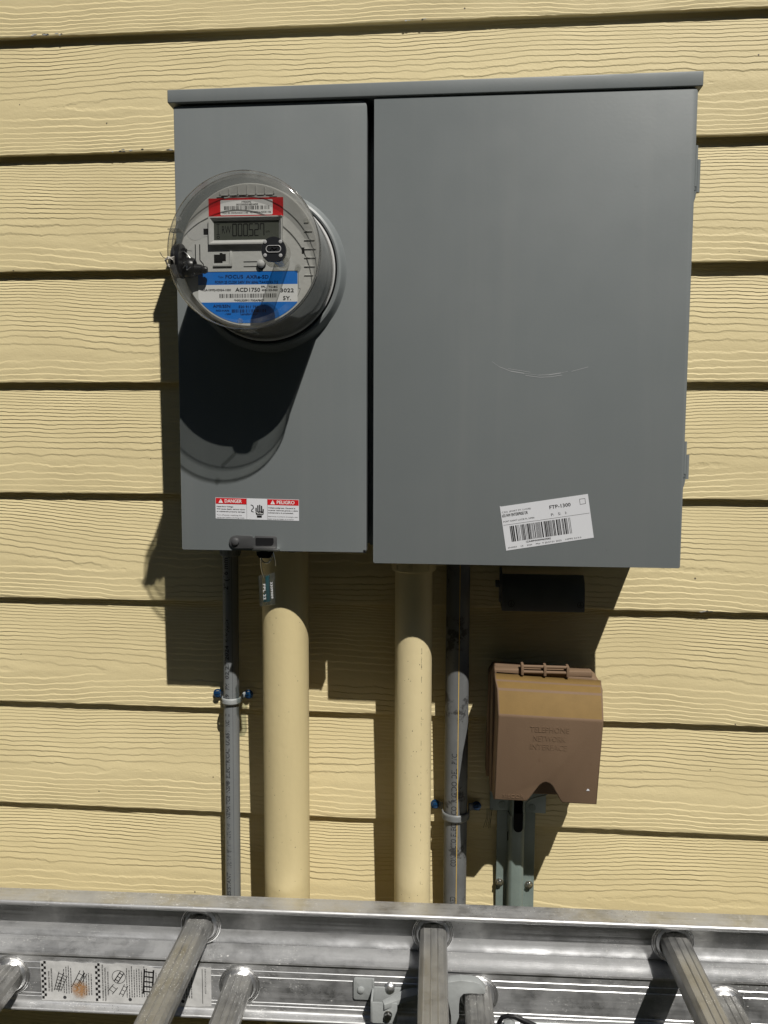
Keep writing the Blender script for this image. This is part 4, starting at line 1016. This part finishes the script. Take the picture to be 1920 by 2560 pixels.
mb.ribbon([(-323.6, -132), (-323.6, -84)], .7, yM); up('INSTRUCCIONES', -318.6, -118, -84, 1.8)
mb.build('lettering', ins, local=True)
q = N('rust_stain'); nz = q.noise(q.coords(), 260, 5, .7); tr = q.n('ShaderNodeBsdfTransparent'); mx = q.n('ShaderNodeMixShader')
q.set(Base_Color=(.42, .20, .055), Roughness=.8); vd = q.n('ShaderNodeVectorMath', operation='DISTANCE'); q.l(q.coords(), vd.inputs[0]); vd.inputs[1].default_value = (-.486, -.1216, -.120)
q.l(q.math('MULTIPLY', q.ramp(nz, [(.30, .15), (.62, .9)]), q.maprange(vd.outputs['Value'], .004, .015, 1.0, 0.0, True), clamp=True), mx.inputs[0]); q.l(tr.outputs[0], mx.inputs[1]); q.l(q.b.outputs[0], mx.inputs[2]); q.l(mx.outputs[0], q.out.inputs[0])
mb = MB().mat('rust_stain'); mb.poly([(-486+15.5*math.cos(a), yM-.1, -120+15.4*math.sin(a)) for a in [2*math.pi*i/26 for i in range(26)]])
mb.build('rust_stain', ins, local=True)
# rung lock: stamped bracket, hex bolt, pawl and hook over the base rung
mb = MB().mat('bracket_paint')
mb.prism(rounded(-127, -103, -115, -86.6, (2.5, .5, .5, 2.5), -121.4), (0, -2.4, 0), .5)
mb.box(-103.4, -100.8, -148, -121.2, -126, -98.6, .5); mb.prism(rounded(-101.8, -70.2, -127, -100.6, (2, 3.2, .8, .8), -146), (0, -2.6, 0), .5)
mb.box(-101, -66, -124.0, -121.4, -125, -97.4, .5); mb.prism([(-103.4, -121.4, -98.6), (-103.4, -121.4, -86.6), (-100.6, -121.4, -86.6), (-100.6, -121.4, -98.6)], (0, -3, 0), .4)
lk = mb.build('rung_lock', lad, local=True)
mb = MB().mat('steel'); mb.lathe([(5.2, -148.4), (5.2, -149.6), (4.4, -150)], (-81.5, 0, -115), 'y', 24)
mb.prism([(-81.5+4.9*math.cos(math.radians(60*i+28)), -149.6, -115.6+4.9*math.sin(math.radians(60*i+28))) for i in range(6)], (0, -4.4, 0), .5)
mb.build('bolt', lk, local=True)
mb = MB().mat('bracket_paint'); mb.lathe([(4.6, -123.8), (4.4, -125.4), (2.6, -126.4), (.01, -126.6)], (-117.6, 0, -101.6), 'y', 24)
mb.build('rivet', lk, local=True)
mb = MB().mat('ring_aluminium'); mb.lathe([(8, -120.6), (7.4, -123), (5, -125.2), (.01, -126)], (-80.8, 0, -100), 'y', 28); mb.build('rivet', lk, local=True)
mb = MB().mat('bracket_paint')
mb.prism([(-89, -146, -98.4), (-62, -128, -95.2), (-30, -122, -93.0), (-30, -134, -93.0), (-60, -142, -96), (-86, -152, -100)], (0, 0, -7), .6)
hk = [(-40, -94), (-18, -72), (-5, -67), (8, -65.4), (22, -65.6), (32, -69), (38.6, -77), (38, -82.6), (30, -81.4), (20, -80.2), (11, -81.6), (6.4, -87), (5.2, -96), (6, -108), (7, -124), (-4, -132), (-3.4, -112), (-6, -92), (-14, -84), (-36, -104)]
mb.prism([(x, -150, z) for x, z in hk], (0, 12, 0), 1.0)
mb.build('hook', lk, local=True)
mb = MB().mat('black_plastic')
mb.tube([(56, -141, -134), (56.4, -142, -124), (60, -142, -117), (67, -142, -114.6), (76, -142, -115.6), (88, -143, -120.4), (104, -144, -127), (122, -145, -133), (150, -146, -141)], [2.6, 2.8, 2.8, 2.8, 3.2, 3.6, 3.8, 3.8, 3.8], 10)
mb.mat('bracket_paint'); mb.prism([(60, -150, -134), (62, -150, -122), (70, -150, -118.6), (76, -150, -123), (79, -150, -134)], (0, 10, 0), .8); mb.prism([(82, -146, -136), (82, -146, -121), (92, -146, -123), (93, -146, -136)], (0, 4, 0), .6)
mb.build('pulley_strap', lad, local=True)
